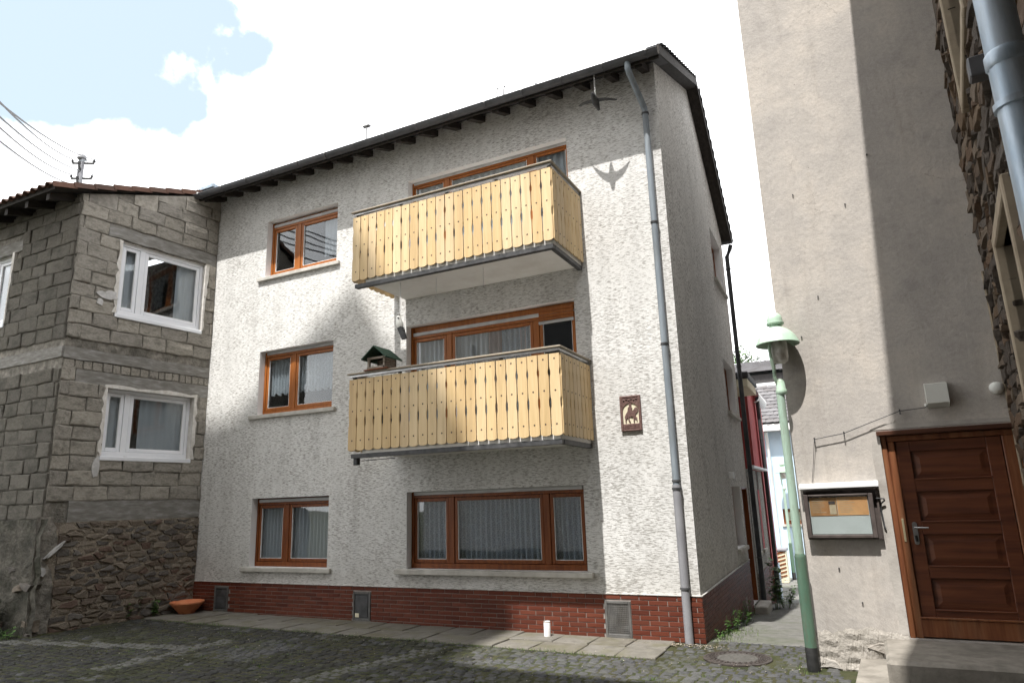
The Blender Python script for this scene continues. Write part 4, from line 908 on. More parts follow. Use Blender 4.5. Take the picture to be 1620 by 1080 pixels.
pieces(BR, 'roof_tile', [TM, TV], tp, M['roof_tile'], 300)

# ------------------------------------------------------------------ plaster house (right) and its door
PH = thing('plaster_house', (2.3, -.85, 0), 'tall weathered beige plaster house with brown panelled door', 'house')
PT = frame((1.355, -.825), -1.2)
DO = (.89, 2.13, .335, 2.40, .20)
wm = MB(PT); wall_grid(wm, 0, 2.16, -.1, 10.0, [DO]); 
wm.T = frame((1.355, -.825), 90 - 1.2 - .5)
wm.p([(0, 0, -1.2), (11, 0, -1.2), (11, 0, 10), (0, 0, 10)])
wm.T = PT; wm.p([(0, 11, -1), (2.16, 11, -1), (2.16, 11, 10), (0, 11, 10)])
wm.build('wall', [M['plaster'], M['plaster']], PH)
pr = MB(PT); pr.bbox(-.05, 2.6, -.05, 11.3, 10.02, 10.2, .02); pr.prism([(-.05, 10.2), (3.2, 10.2), (3.2, 13.0)], -.05, 11.3, 'y'); pr.build('roof', M['slate'], PH)
lower = MB(PT); v = []; n = 70; mrow = 9; r2 = random.Random(4)
tops = [0.0]
for i in range(n): tops.append(max(-.05, min(.05, tops[-1] + r2.uniform(-.014, .014))))
for i in range(n + 1):
    x = -.01 + .895 * i / n
    for j in range(mrow):
        z = -.05 + (.46 + tops[i]) * j / (mrow - 1); bulge = .02 + .016 * math.sin(x * 17 + z * 23) * math.sin(z * 31 - x * 9) + r2.uniform(-.006, .006)
        v.append((x, .004 if j == mrow - 1 else -bulge * (1.3 - j / mrow) - .004, z))
lower.add(v, [(mrow * i + k, mrow * i + mrow + k, mrow * i + mrow + k + 1, mrow * i + k + 1) for i in range(n) for k in range(mrow - 1)]); lower.build('crumbling_base', M['lime_stone'], PH)
stones(PH, 'base_stone', PT, .0, .88, .0, .40, .26, .10, M['lime_stone'], .008, (.030, .040), seed=31, keep=lambda x, z: z < .26 and math.sin(x * 7 + z * 9) > .3)
pm = MB(PT); r2 = random.Random(8)
pm.prism([(.80 + r2.uniform(-.012, .012), .36 + k * .15) for k in range(14)] + [(.888, .36 + 1.95), (.888, .36)], -.006, .01, 'y'); pm.prism([(.8, 2.43), (2.14, 2.43), (2.14, 2.47), (.86, 2.49)], -.006, .01, 'y'); pm.build('door_plaster_band', M['edge_plaster'], PH)
pt2 = MB(PT)
# door case
D = MB(PT); x0, x1, z0, z1 = DO[:4]
D.bbox(x0 + .003, x0 + .055, .02, .11, z0, z1 - .04, .006); D.bbox(x0 + .056, x0 + .13, .035, .12, z0, z1 - .10, .008); D.bbox(x1 - .16, x1 - .003, .03, .12, z0, z1 - .10, .008); D.bbox(x0 + .056, x1 - .003, .03, .12, z1 - .099, z1 - .04, .008)
LB = MB(PT); LB.bbox(x0 - .03, x1, -.055, .10, z1 - .039, z1 + .012, .008); LB.build('door_lintel', M['lintel_wood'], PH)
DC = D.build('door_case', M['door_wood'], PH)
db_ = MB(PT); db_.box(x0 + .001, x1 - .001, .125, .15, z0 - .05, z1 - .002); db_.build('door_backing', M['dark_wood'], PH)  # dark backing panel added to stop light leaking round the leaf
lx0, lx1 = x0 + .134, x1 - .165
lf = MB(PT); px0, px1 = lx0 + .13, lx1 - .13; yl = .055
zs = [(1.90, 2.19), (1.47, 1.77), (1.03, 1.34), (.61, .91)]
lf.bbox(lx0, px0, yl, yl + .05, z0 + .012, z1 - .105, .004); lf.bbox(px1, lx1, yl, yl + .05, z0 + .012, z1 - .105, .004)
rails = [(zs[0][1], z1 - .105)] + [(zs[i + 1][1], zs[i][0]) for i in range(3)] + [(z0 + .012, zs[3][0])]
for a, b in rails: lf.bbox(px0 + .001, px1 - .001, yl + .001, yl + .049, a, b, .004)
LEAF = lf.build('door_leaf', M['door_leaf'], PH)
for a, b in zs:
    q = MB(PT); q.box(px0 - .012, px1 + .012, yl + .032, yl + .040, a - .012, b + .012)
    i0, i1 = .035, .075
    v = [(px0 + .01, yl + .031, a + .01), (px1 - .01, yl + .031, a + .01), (px1 - .01, yl + .031, b - .01), (px0 + .01, yl + .031, b - .01)]
    v += [(px0 + i0, yl + .028, a + i0), (px1 - i0, yl + .028, a + i0), (px1 - i0, yl + .028, b - i0), (px0 + i0, yl + .028, b - i0)]
    v += [(px0 + i1, yl + .017, a + i1), (px1 - i1, yl + .017, a + i1), (px1 - i1, yl + .017, b - i1), (px0 + i1, yl + .017, b - i1)]
    q.add(v, [(k, (k + 1) % 4, 4 + (k + 1) % 4, 4 + k) for k in range(4)] + [(4 + k, 4 + (k + 1) % 4, 8 + (k + 1) % 4, 8 + k) for k in range(4)] + [(8, 9, 10, 11)])
    q.build('door_panel', M['door_leaf'], LEAF)
    e = MB(PT); e.bbox(px0, px1, yl - .012, yl + .01, a - .012, a + .004, .004); e.build('panel_moulding', M['door_leaf'], LEAF)
kb = MB(PT); kb.bbox(lx0 - .02, lx1 + .01, yl - .028, yl - .003, z0 + .015, z0 + .185, .006); kb.bbox(lx0 - .02, lx1 + .01, yl - .04, yl - .003, z0 + .186, z0 + .205, .004); kb.build('kick_board', M['door_wood'], LEAF)
hp = MB(PT); hx = lx0 + .062
hp.prism([(hx + .022 * math.cos(a), 1.445 + .022 * math.sin(a)) for a in [math.pi * k / 8 for k in range(9)]] + [(hx + .022 * math.cos(a), 1.26 + .022 * math.sin(a)) for a in [math.pi + math.pi * k / 8 for k in range(9)]], yl - .012, yl - .002, 'y')
hp.tube([(hx, yl - .01, 1.41), (hx, yl - .055, 1.41), (hx + .02, yl - .062, 1.41), (hx + .12, yl - .062, 1.408)], .008, 8); hp.lathe([(.012, -.03), (.014, 0), (.012, .03)], 10, (hx, yl - .016, 1.30), 1)
hp.build('door_handle', [M['steel'], M['black_paint']], LEAF, smooth=True)
sk = MB(PT); sk.bbox(x0 + .085, x0 + .105, .028, .036, 1.27, 1.50, .002); sk.build('strike_plate', M['brass'], DC)
for zz in (2.05, 1.5, .7):
    q = MB(PT); q.lathe([(.008, -.05), (.008, .05)], 8, (lx1 + .012, yl - .004, zz)); q.build('hinge', M['steel'], LEAF)
# steps
sm = MB(); sm.bbox(2.0, 3.6, -1.92, -.84, .0, .325, .03)
tag(sm.build('stone_step', M['step_stone'], base=(2.8, -1.4, 0)), 'worn grey stone doorstep below the panelled door', 'step')
sm = MB(); sm.add([(1.74, -.86, .0), (2.0, -.86, .0), (2.0, -2.6, 0), (1.66, -2.6, 0), (1.77, -.86, .12), (2.0, -.86, .13), (2.0, -2.6, .12), (1.70, -2.6, .11)], [(0, 1, 2, 3), (4, 5, 6, 7), (0, 1, 5, 4), (1, 2, 6, 5), (2, 3, 7, 6), (3, 0, 4, 7)])
tag(sm.build('stone_step', M['step_stone'], base=(1.85, -1.7, 0)), 'low pale stone slab left of the doorstep', 'step')
# notice board
NB = thing('notice_board', (1.8, -.9, 1.25), 'glazed notice cabinet with orange and white sheets under a tin lid', 'notice board')
nb = MB(PT); a, b = .06, .79
nb.box(a, b, -.055, -.002, 1.30, 1.36 - .04, 0); nb.box(a, a + .02, -.055, -.002, 1.32, 1.80); nb.box(b - .02, b, -.055, -.002, 1.32, 1.80); nb.box(a, b, -.012, -.002, 1.32, 1.80); nb.box(a, b, -.055, -.002, 1.80, 1.815)
nb.build('cabinet', M['board_frame'], NB)
fr = MB(PT); c0, c1, d0, d1 = a + .0, b - .05, 1.315, 1.77
fr.bbox(c0, c0 + .045, -.10, -.06, d0, d1, .005); fr.bbox(c1 - .045, c1, -.10, -.06, d0, d1, .005); fr.bbox(c0 + .045, c1 - .045, -.10, -.06, d0, d0 + .035, .005); fr.bbox(c0 + .045, c1 - .045, -.10, -.06, d1 - .02, d1, .005)
fr.build('cabinet_door', M['board_frame'], NB)
gl = MB(PT); gl.box(c0 + .045, c1 - .045, -.078, -.074, d0 + .035, d1 - .02); gl.build('pane', M['glass'], NB)
pw = MB(PT); pw.box(c0 + .05, c1 - .05, -.070, -.066, d0 + .04, d1 - .025); pw.build('white_sheet', M['paper_white'], NB)
po = MB(PT); po.box(c0 + .055, c0 + .325, -.074, -.071, 1.545, d1 - .03); po.box(c0 + .329, c1 - .055, -.074, -.071, 1.549, d1 - .03); po.build('orange_sheet', M['paper_orange'], NB)
pk = MB(PT); pk.box(c0 + .245, c0 + .31, -.0756, -.0745, 1.665, 1.70); 
pk.build('dark_print', M['board_frame'], NB)
pk = MB(PT); pk.box(c0 + .25, c0 + .315, -.0756, -.0745, 1.56, 1.66); pk.build('faded_print', M['crate_wood'], NB)
fp = MB(PT); r2 = random.Random(3)
for k in range(16):
    zz = 1.72 - (k % 8) * .020; xx = c0 + .075 + (k // 8) * .275; fp.box(xx, xx + r2.uniform(.09, .15), -.0752, -.0742, zz, zz + .005)
fp.build('faint_print', M['crate_wood'], NB, kind='stuff')
tn = MB(PT); tn.add([(a - .03, -.125, 1.853), (b + .02, -.125, 1.860), (b + .02, -.001, 1.90), (a - .03, -.001, 1.89), (a - .03, -.125, 1.833), (b + .02, -.125, 1.84), (b + .02, -.115, 1.84), (a - .03, -.115, 1.833)], [(0, 1, 2, 3), (0, 1, 5, 4)]); tn.build('tin_lid', M['white_metal'], NB)
hk = MB(PT); hk.tube([(b - .02, -.07, 1.715), (b + .05, -.05, 1.71), (b + .055, -.04, 1.69), (b + .02, -.03, 1.66), (b + .01, -.02, 1.60), (b + .02, -.02, 1.42), (b + .03, -.02, 1.40)], .009, 6); hk.build('latch', M['dark_metal'], NB)
# lamps and cable on the wall
wl_ = MB(PT); wl_.prism([(-.11, 2.66), (-.11, 2.86), (-.002, 2.88), (-.002, 2.62)], 1.375, 1.575, 'x'); wl_.bbox(1.35, 1.375, -.05, -.01, 2.63, 2.67, .01)
tag(wl_.build('wall_lamp', M['enamel'], base=(2.8, -.9, 2.6)), 'square off-white wall lamp above the panelled door', 'wall lamp')
rl_ = MB(PT); rl_.T = PT @ Matrix.Translation((2.0, 0, 2.77)) @ Matrix.Rotation(math.pi / 2, 4, 'X'); rl_.lathe([(.055, 0.0), (.063, .012), (.062, .04), (.05, .062), (.025, .072), (.0, .074)], 20)
tag(rl_.build('alarm_disc', M['enamel'], base=(3.35, -.9, 2.77), smooth=True), 'small round white disc on the wall beside the stone corner', 'sounder')
cb = MB(PT); pts = [(.245, 2.37), (.55, 2.415), (.82, 2.51), (1.115, 2.61), (1.35, 2.625), (1.38, 2.65)]
cb.tube([(x, -.045, z) for x, z in pts], .0045, 6); cb.tube([(.245, -.045, 2.37), (.21, -.03, 2.15), (.165, -.02, 1.90)], .003, 5)
for x, z in ((.245, 2.37), (.55, 2.415), (1.115, 2.61)):
    cb.tube([(x, 0, z + .015), (x, -.05, z + .015), (x, -.05, z - .025), (x, -.02, z - .03)], .007, 6)
tag(cb.build('wall_cable', M['dark_metal'], base=(2.0, -.87, 2.5)), 'thin dark cable on hooks across the beige plaster wall', 'cable')
nl = MB(PT)
for x, z in ((.36, 5.3), (.9, 5.05), (.48, 4.0), (.25, 3.55), (.32, 1.0), (.5, .66), (1.2, 5.6)): nl.tube([(x, .01, z), (x, -.02, z)], .008, 6)
nl.build('wall_anchor', M['dark_metal'], PH)

# ------------------------------------------------------------------ stone house (far right, towards the viewer)
SH = thing('stone_house', (3.2, -4.5, 0), 'dark rubble stone house at the right edge with tan window surrounds', 'house')
AT = frame((3.462, -.87), -90 - 6.0)
wops = [(1.80, 3.2, 5.12, 6.9), (2.12, 3.3, 2.05, 3.62)]
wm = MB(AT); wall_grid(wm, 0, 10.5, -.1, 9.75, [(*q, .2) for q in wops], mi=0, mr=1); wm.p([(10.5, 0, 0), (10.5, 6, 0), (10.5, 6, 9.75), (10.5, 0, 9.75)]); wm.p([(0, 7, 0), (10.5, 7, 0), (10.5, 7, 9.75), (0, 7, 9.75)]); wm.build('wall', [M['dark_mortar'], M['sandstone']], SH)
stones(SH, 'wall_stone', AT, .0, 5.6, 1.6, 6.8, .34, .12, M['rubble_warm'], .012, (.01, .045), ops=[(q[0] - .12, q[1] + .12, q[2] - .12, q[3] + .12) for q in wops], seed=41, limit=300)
for q in wops:
    s = MB(AT); e = .11
    s.bbox(q[0] - e, q[0], -.06, .1, q[2] - e, q[3] + e, .01); s.bbox(q[1], q[1] + e, -.06, .1, q[2] - e, q[3] + e, .01); s.bbox(q[0], q[1], -.06, .1, q[2] - e, q[2], .01); s.bbox(q[0], q[1], -.06, .1, q[3], q[3] + e, .01)
    w = s.build('window', M['sandstone'], SH)
    s = MB(AT); m_ = (q[0] + q[1]) / 2
    for a, b in ((q[0], q[0] + .06), (m_ - .04, m_ + .04), (q[1] - .06, q[1])): s.bbox(a, b, .13, .18, q[2], q[3], .006)
    s.bbox(q[0] + .06, q[1] - .06, .13, .18, q[2], q[2] + .07, .006); s.bbox(q[0] + .06, q[1] - .06, .13, .18, q[3] - .06, q[3], .006); s.build('window_frame', M['sandstone'], w)
    s = MB(AT); s.box(q[0] + .05, q[1] - .05, .15, .156, q[2] + .05, q[3] - .05); s.build('pane', M['glass'], w)
    s = MB(AT); s.box(q[0], q[1], .5, .52, q[2], q[3]); s.build('interior', M['interior'], w)
cs = MB(AT); cs.tube([(.03, -.03, z) for z in (.4, 2.4, 3.6, 4.0)], .016, 6); cs.build('corner_bead', M['sandstone'], SH)
er = MB()
e0 = Vector((2.75, -1.0)); e1 = Vector((1.30, -11.4))
er.add([(e0.x, e0.y, 10.0), (e1.x, e1.y, 10.0), (8.6, -12.4, 10.0), (10.0, -1.9, 10.0), (e0.x, e0.y, 10.14), (e1.x, e1.y, 10.14), (6.2, -12.0, 13.2), (7.4, -1.6, 13.2)], [(0, 1, 2, 3), (4, 5, 6, 7), (0, 1, 5, 4), (1, 2, 6, 5), (3, 0, 4, 7), (2, 3, 7, 6)])
er.build('roof', M['slate'], SH)
wgm = MB(); wgm.box(-2.6, 2.6, -16, -9.72, 0, 14.6); wgm.box(-2.7, 2.6, -16.1, -9.62, 14.602, 14.85); wgm.build('shade_wing', M['dark_mortar'], SH)  # unseen dark wing, added to deepen shade on right wall and setts
jb = MB(AT); jb.bbox(3.57, 3.68, -.13, .0, 4.30, 4.44, .01); jb.build('junction_box', M['gutter'], SH)
pipe_run(SH, 'downpipe', [(2.67, -6.5, 9.9), (2.67, -6.5, .1)], .060, 'blue_zinc', [(2.67, -6.5, z, .060) for z in (1.5, 3.1, 4.9)], 'blue_zinc')
so = MB(); so.lathe([(.061, -.03), (.068, -.02), (.068, .02), (.062, .03)], 16, (2.67, -6.5, 3.28)); so.build('pipe_socket', M['blue_zinc'], SH, smooth=True)

# ------------------------------------------------------------------ street lamps
def lamp(x, y, z0, label, s=1.0, small=False):
    L = thing('street_lamp', (x, y, z0), label, 'street lamp', 'green street lamps')
    p = MB(); p.lathe([(.060, .2), (.058, 1.12), (.058, 1.135), (.045, 1.165)], 20, (x, y, z0)); P = p.build('pole_foot', M['pole_green'], L, smooth=True)
    p = MB(); p.lathe([(.046, 1.15), (.044, 2.90)], 20, (x, y, z0)); p.build('pole', M['pole_pale'], L, smooth=True)
    k = MB(); k.lathe([(.063, -.06), (.062, .225), (.058, .23)], 20, (x, y, z0)); k.build('base_sleeve', M['black_paint'], L, smooth=True)
    c = MB(); c.lathe([(.047, 2.88), (.060, 2.90), (.060, 2.93), (.050, 2.95), (.046, 3.03), (.030, 3.06), (.0, 3.065)], 18, (x + .015, y, z0)); c.build('pole_cap', M['lamp_green'], L, smooth=True)
    hx = x + .035
    for sg in (-1, 1):
        a = MB(); a.tube([(x - .01, y - .01, z0 + 2.98), (x - .035, y - .03, z0 + 3.08), (x - .03, y - .05 , z0 + 3.16), (hx - .075, y - .02 + sg * .10, z0 + 3.26), (hx - .085, y - .0 + sg * .115, z0 + 3.40), (hx - .06, y + sg * .11, z0 + 3.52)], .019, 8); a.build('bracket', M['lamp_green'], L, smooth=True)
    d = MB(); d.lathe([(.0, 3.235), (.06, 3.24), (.092, 3.265), (.102, 3.31), (.100, 3.50)], 20, (hx, y, z0)); d.build('diffuser', M['diffuser'], L, smooth=True)
    sh = MB(); prof = [(.236, 3.455), (.240, 3.463), (.232, 3.485), (.205, 3.545), (.16, 3.60), (.105, 3.645), (.07, 3.665), (.066, 3.69), (.094, 3.695), (.098, 3.705), (.098, 3.716), (.086, 3.722), (.084, 3.765), (.072, 3.80), (.045, 3.828), (0, 3.838)]
    inner = [(.0, 3.55), (.10, 3.55), (.16, 3.535), (.205, 3.50), (.230, 3.46), (.236, 3.455)]
    sh.lathe(inner[:-1] + prof, 32, (hx, y, z0), 0); S = sh.build('shade', [M['lamp_green']], L, smooth=True)
    return L
lamp(1.315, -1.0, 0.0, 'pale green street lamp with black foot beside the beige plaster wall')
lamp(-.38, 16.0, gh(0, 16), 'distant pale green street lamp in front of the light blue house')

# ------------------------------------------------------------------ things in the courtyard and on the house
mc = MB(); n = 40
mc.lathe([(MR + .0, -.05), (MR, .008), (MR - .03, .012), (MR - .035, .006), (MR - .05, .006), (MR - .055, .012)], n, (*MANH, gh(*MANH)), cap=False)
MC = mc.build('manhole_cover', M['iron'], base=(*MANH, 0), smooth=True); tag(MC, 'round cast iron manhole cover with concrete centre among the setts', 'manhole cover')
rg_ = MB(); rg_.lathe([(MR - .055, .010), (MR - .145, .010), (MR - .15, .004)], n, (*MANH, gh(*MANH)), cap=False); 
for ring_r, cnt in ((MR - .075, 34), (MR - .10, 28), (MR - .125, 24)):
    for k in range(cnt):
        a = 2 * math.pi * k / cnt; cx, cy = MANH[0] + ring_r * math.cos(a), MANH[1] + ring_r * math.sin(a); rg_.box(cx - .009, cx + .009, cy - .007, cy + .007, .009, .017)
rg_.build('studded_ring', M['iron'], MC)
ce = MB(); ce.lathe([(MR - .15, .002), (MR - .152, .008), (0, .009)], n, (*MANH, gh(*MANH))); ce.build('concrete_centre', M['cover_fill'], MC)
can = MB(); can.lathe([(.042, 0), (.046, .004), (.046, .19), (.043, .196), (.040, .194), (.040, .17), (0, .165)], 20, (-2.05, -.21, .014)); can.lathe([(.0462, .185), (.0475, .19), (.0462, .196)], 20, (-2.05, -.21, .014), 1, False)
tag(can.build('can', [M['white_paint'], M['rail_wood']], base=(-2.05, -.21, .01), smooth=True), 'small white cylindrical can standing on the paving slabs', 'can')
bo = MB(); bo.lathe([(.0, .0), (.13, .0), (.14, .02), (.20, .085), (.262, .155), (.285, .175), (.285, .20), (.268, .205), (.255, .19), (.19, .11), (.10, .06), (0, .055)], 28, (-9.0, -.33, gh(-9, 0) + .002))
tag(bo.build('planter_bowl', M['terracotta'], base=(-9.0, -.33, .05), smooth=True), 'shallow terracotta bowl at the corner of the brick plinth', 'bowl')
# plaque
PQ = thing('wall_plaque', (-.73, 0, 2.7), 'brown ceramic relief plaque of a rider on horseback', 'plaque')
q = MB(); a, b, c, d = -.882, -.585, 2.70, 3.19
q.bbox(a, b, -.012, 0, c, d, .003); q.bbox(a, a + .035, -.035, -.013, c, d, .006); q.bbox(b - .035, b, -.035, -.013, c, d, .006); q.bbox(a + .035, b - .035, -.035, -.013, c, c + .02, .006); q.bbox(a + .035, b - .035, -.035, -.013, d - .03, d, .006)
q.bbox(a + .035, b - .035, -.025, -.013, c + .02, c + .10, .004)
for k in range(2):
    zz = c + .075 - k * .03
    for i in range(11): xx = a + .055 + i * .018; q.box(xx, xx + .011, -.030, -.025, zz - .006, zz + .006)
mx = (a + b) / 2; hw = (b - a) / 2 - .035; za = d - .03 - .09 - hw * .8
arch = [(mx + hw * math.cos(t), za + hw * .95 * math.sin(t)) for t in [math.pi * k / 12 for k in range(13)]]
q.prism(arch + [(a + .035, d - .03), (b - .035, d - .03)], -.028, -.013, 'y')
for i in range(6):
    xx = a + .06 + i * .036; q.lathe([(.014, 0), (.010, .006), (0, .009)], 8, (xx, -.03, d - .06 + .012 * (i % 2)))
q.build('relief_frame', M['ceramic'], PQ)
q = MB(); q.box(a + .036, b - .036, -.016, -.0125, c + .10, za + hw * .9); q.build('cream_field', M['cream'], PQ)
q = MB(); ox, oz, s = mx - .0, c + .115, .20
horse = [(-.42, .55), (-.50, .40), (-.45, .28), (-.46, .05), (-.38, .05), (-.36, .24), (-.26, .36), (-.20, .14), (-.10, .02), (-.04, .06), (-.12, .2), (-.12, .40), (.16, .38), (.20, .22), (.18, .03), (.26, .03), (.30, .26), (.40, .22), (.42, .10), (.50, .12), (.48, .32), (.36, .42), (.40, .6), (.52, .66), (.60, .82), (.56, .96), (.46, 1.04), (.34, 1.0), (.24, .86), (.12, .80)]
rider = [(.10, .80), (.14, 1.0), (.06, 1.14), (.10, 1.28), (.02, 1.42), (-.08, 1.40), (-.12, 1.26), (-.08, 1.14), (-.20, 1.02), (-.24, .78), (-.34, .66)]
q.prism([(ox + x * s * .9, oz + z * s) for x, z in horse + rider], -.028, -.0165, 'y')
q.prism([(ox + x * s * .9, oz + z * s) for x, z in ((-.06, .82), (.06, .82), (.10, .55), (.14, .42), (.05, .42), (0, .55))], -.034, -.0285, 'y')
q.build('rider_relief', M['ceramic'], PQ)
# flying bird ornament under the eave
BD = thing('hanging_bird', (-.79, -.5, 7.5), 'dark flying bird ornament hanging on a chain under the eave', 'ornament')
bx, by, bz = -.79, -.50, 7.53
ch = MB(); z = 8.0; k = 0
while z > bz + .06:
    t = 0 if k % 2 else math.pi / 2
    ch.tube([(bx + .010 * math.cos(t) * math.sin(u), by + .010 * math.sin(t) * math.sin(u), z + .018 * math.cos(u)) for u in [2 * math.pi * i / 8 for i in range(9)]], .0035, 5, cap=False); z -= .030; k += 1
ch.build('chain', M['white_metal'], BD)
b_ = MB(); b_.T = Matrix.Translation((bx, by, bz)) @ Matrix.Rotation(R(65), 4, 'X'); b_.lathe([(0, -.15), (.02, -.14), (.035, -.08), (.055, 0), (.052, .06), (.036, .10), (.034, .13), (.024, .155), (.008, .175), (0, .18)], 12); b_.build('body', M['dark_metal'], BD, smooth=True)
for sg in (-1, 1):
    w_ = MB(); v = []; N_ = 7
    for i in range(N_):
        t = i / (N_ - 1); xx = bx + sg * (.03 + .27 * t); zz = bz + .02 + .05 * t * (1.2 if sg < 0 else -.35) ; wd = .042 * (1 - t) ** .5 + .004; yc = by - .02 + .11 * t * t
        v += [(xx, yc - wd, zz), (xx, yc + wd, zz - .01), (xx, yc, zz + .010)]
    F = []
    for i in range(N_ - 1):
        o = 3 * i; F += [(o, o + 3, o + 5, o + 2), (o + 2, o + 5, o + 4, o + 1), (o + 1, o + 4, o + 3, o)]
    w_.add(v, F + [(0, 1, 2)]); w_.build('wing', M['dark_metal'], BD, smooth=True)
# bird ornament on a ring below the upper balcony
OB = thing('perched_bird', (-3.95, -.98, 4.35), 'white and black metal bird perched in a wire hoop under the upper balcony', 'ornament')
ox, oy, oz = -3.955, -.98, 4.40
w_ = MB(); w_.tube([(ox, oy, 5.15), (ox, oy, 4.66)], .006, 6); w_.tube([(ox - .07, oy, 4.42), (ox - .07, oy, 4.63), (ox - .05, oy, 4.66), (ox + .06, oy, 4.66), (ox + .085, oy, 4.63), (ox + .085, oy, 4.40), (ox - .05, oy, 4.385)], .006, 6); w_.build('wire_hoop', M['white_metal'], OB)
b_ = MB(); b_.T = Matrix.Translation((ox, oy, oz + .02)) @ Matrix.Rotation(R(-10), 4, 'Y'); b_.lathe([(0, -.05), (.04, -.035), (.060, .03), (.058, .08), (.042, .13), (.040, .15), (.036, .175), (.02, .195), (0, .20)], 14); b_.build('body', M['enamel'], OB, smooth=True)
b_ = MB(); b_.add([(ox - .02, oy - .05, oz + .01), (ox + .05, oy - .055, oz + .03), (ox + .12, oy - .02, oz - .16), (ox + .05, oy - .03, oz - .17), (ox - .02, oy + .04, oz + .01), (ox + .05, oy + .04, oz + .03), (ox + .12, oy + .02, oz - .16), (ox + .05, oy + .02, oz - .17)], [(0, 1, 2, 3), (4, 5, 6, 7), (0, 1, 5, 4), (1, 2, 6, 5), (2, 3, 7, 6), (3, 0, 4, 7)]); b_.build('tail', M['dark_metal'], OB)
b_ = MB(); b_.lathe([(0, -.014), (.016, 0), (0, .014)], 8, (ox - .005, oy - .042, oz + .17)); b_.add([(ox - .05, oy - .02, oz + .15), (ox - .02, oy - .04, oz + .165), (ox - .02, oy - .04, oz + .145)], [(0, 1, 2)]); b_.build('eye', M['black_paint'], OB)
# bird table
BF = thing('bird_feeder', (-4.25, -1.05, 3.775), 'wooden bird feeder house with green roof on the lower balcony rail', 'bird feeder')
fx, fy, fz = -4.25, -1.03, 3.776
f = MB(); f.bbox(fx - .215, fx + .215, fy - .17, fy + .17, fz, fz + .018, .004); f.build('floor', M['win_wood_dark'], BF)
f = MB()
for sx in (-.145, .145):
    for sy in (-.12, .12): f.bbox(fx + sx - .02, fx + sx + .02, fy + sy - .02, fy + sy + .02, fz + .02, fz + .19, .004)
f.bbox(fx - .165, fx + .165, fy - .15, fy - .125, fz + .02, fz + .055, .004); f.bbox(fx - .165, fx + .165, fy - .15, fy - .125, fz + .165, fz + .20, .004); f.bbox(fx - .165, fx + .165, fy + .10, fy + .15, fz + .02, fz + .2, .004)
for k in range(5): f.tube([(fx + .15, fy - .15, fz + .035 + k * .034), (fx + .15, fy + .14, fz + .035 + k * .034)], .017, 8)
f.build('log_walls', M['birch'], BF)
for sg in (-1, 1):
    r_ = MB(); r_.add([(fx, fy - .21, fz + .365), (fx, fy + .21, fz + .365), (fx + sg * .232, fy + .21, fz + .175), (fx + sg * .232, fy - .21, fz + .175), (fx, fy - .21, fz + .35), (fx, fy + .21, fz + .35), (fx + sg * .225, fy + .21, fz + .160), (fx + sg * .225, fy - .21, fz + .160)], [(0, 1, 2, 3), (4, 5, 6, 7), (0, 1, 5, 4), (1, 2, 6, 5), (2, 3, 7, 6), (3, 0, 4, 7)]); r_.build('roof_panel', M['green_roof'], BF)
gb = MB(); gb.prism([(fx - .17, fz + .2), (fx + .17, fz + .2), (fx, fz + .34)], fy + .12, fy + .13, 'y'); gb.build('gable_board', M['dark_wood'], BF)
# satellite dish and vents on the main roof
SD = thing('satellite_dish', (-2.9, 2.2, 9.3), 'pale satellite dish peeping over the dark gutter of the grey house', 'dish')
s = MB(); s.tube([(-2.9, 2.2, 9.2), (-2.9, 2.2, 10.15)], .025, 8); s.build('mast', M['steel'], SD)
s = MB(); s.T = Matrix.Translation((-2.9, 2.1, 10.2)) @ Matrix.Rotation(R(70), 4, 'X'); s.lathe([(0, .0), (.12, .012), (.24, .05), (.34, .1), (.345, .1), (.24, .06), (.0, .01)], 20, cap=False); s.build('dish', M['white_paint'], SD, smooth=True)
for (x, y, hh, lb) in ((-3.55, 1.7, .75, 'left of the pair of thin stub pipes on the grey house roof'), (-3.40, 1.7, .75, 'right of the pair of thin stub pipes on the grey house roof')):
    s = MB(); z = 8.1 + (y + .6) * .447; s.tube([(x, y, z), (x, y, z + hh), (x + .03, y, z + hh + .05)], .022, 8); tag(s.build('roof_pipe', M['steel'], base=(x, y, z)), lb, 'pipe', 'stub pipes on the roof')
s = MB(); s.tube([(-5.3, -.2, 8.2), (-5.3, -.2, 8.62)], .02, 8); s.bbox(-5.38, -5.22, -.24, -.16, 8.60, 8.64, .01); tag(s.build('roof_pipe', M['steel'], base=(-5.3, -.2, 8.2)), 'short capped roof pipe above the left part of the gutter', 'pipe')
# house plants behind the second-floor glass
HP = MB(); r2 = random.Random(12)
for k in range(420):
    x = r2.uniform(-3.6, -2.35); z = 2.95 + r2.random() * (.92 if x > -3.3 else .75); y = .34 + r2.uniform(-.05, .05); a = r2.uniform(-.6, .6)
    HP.add([(x, y, z), (x + .03 * math.cos(a), y - .02, z + .03), (x + .06 * math.sin(a), y - .01, z + .10)], [(0, 1, 2)])
tag(HP.build('window_plant', M['dark_wood'], base=(-3, .34, 3.0)), 'row of dark pot plants behind the balcony window glass', 'plant')

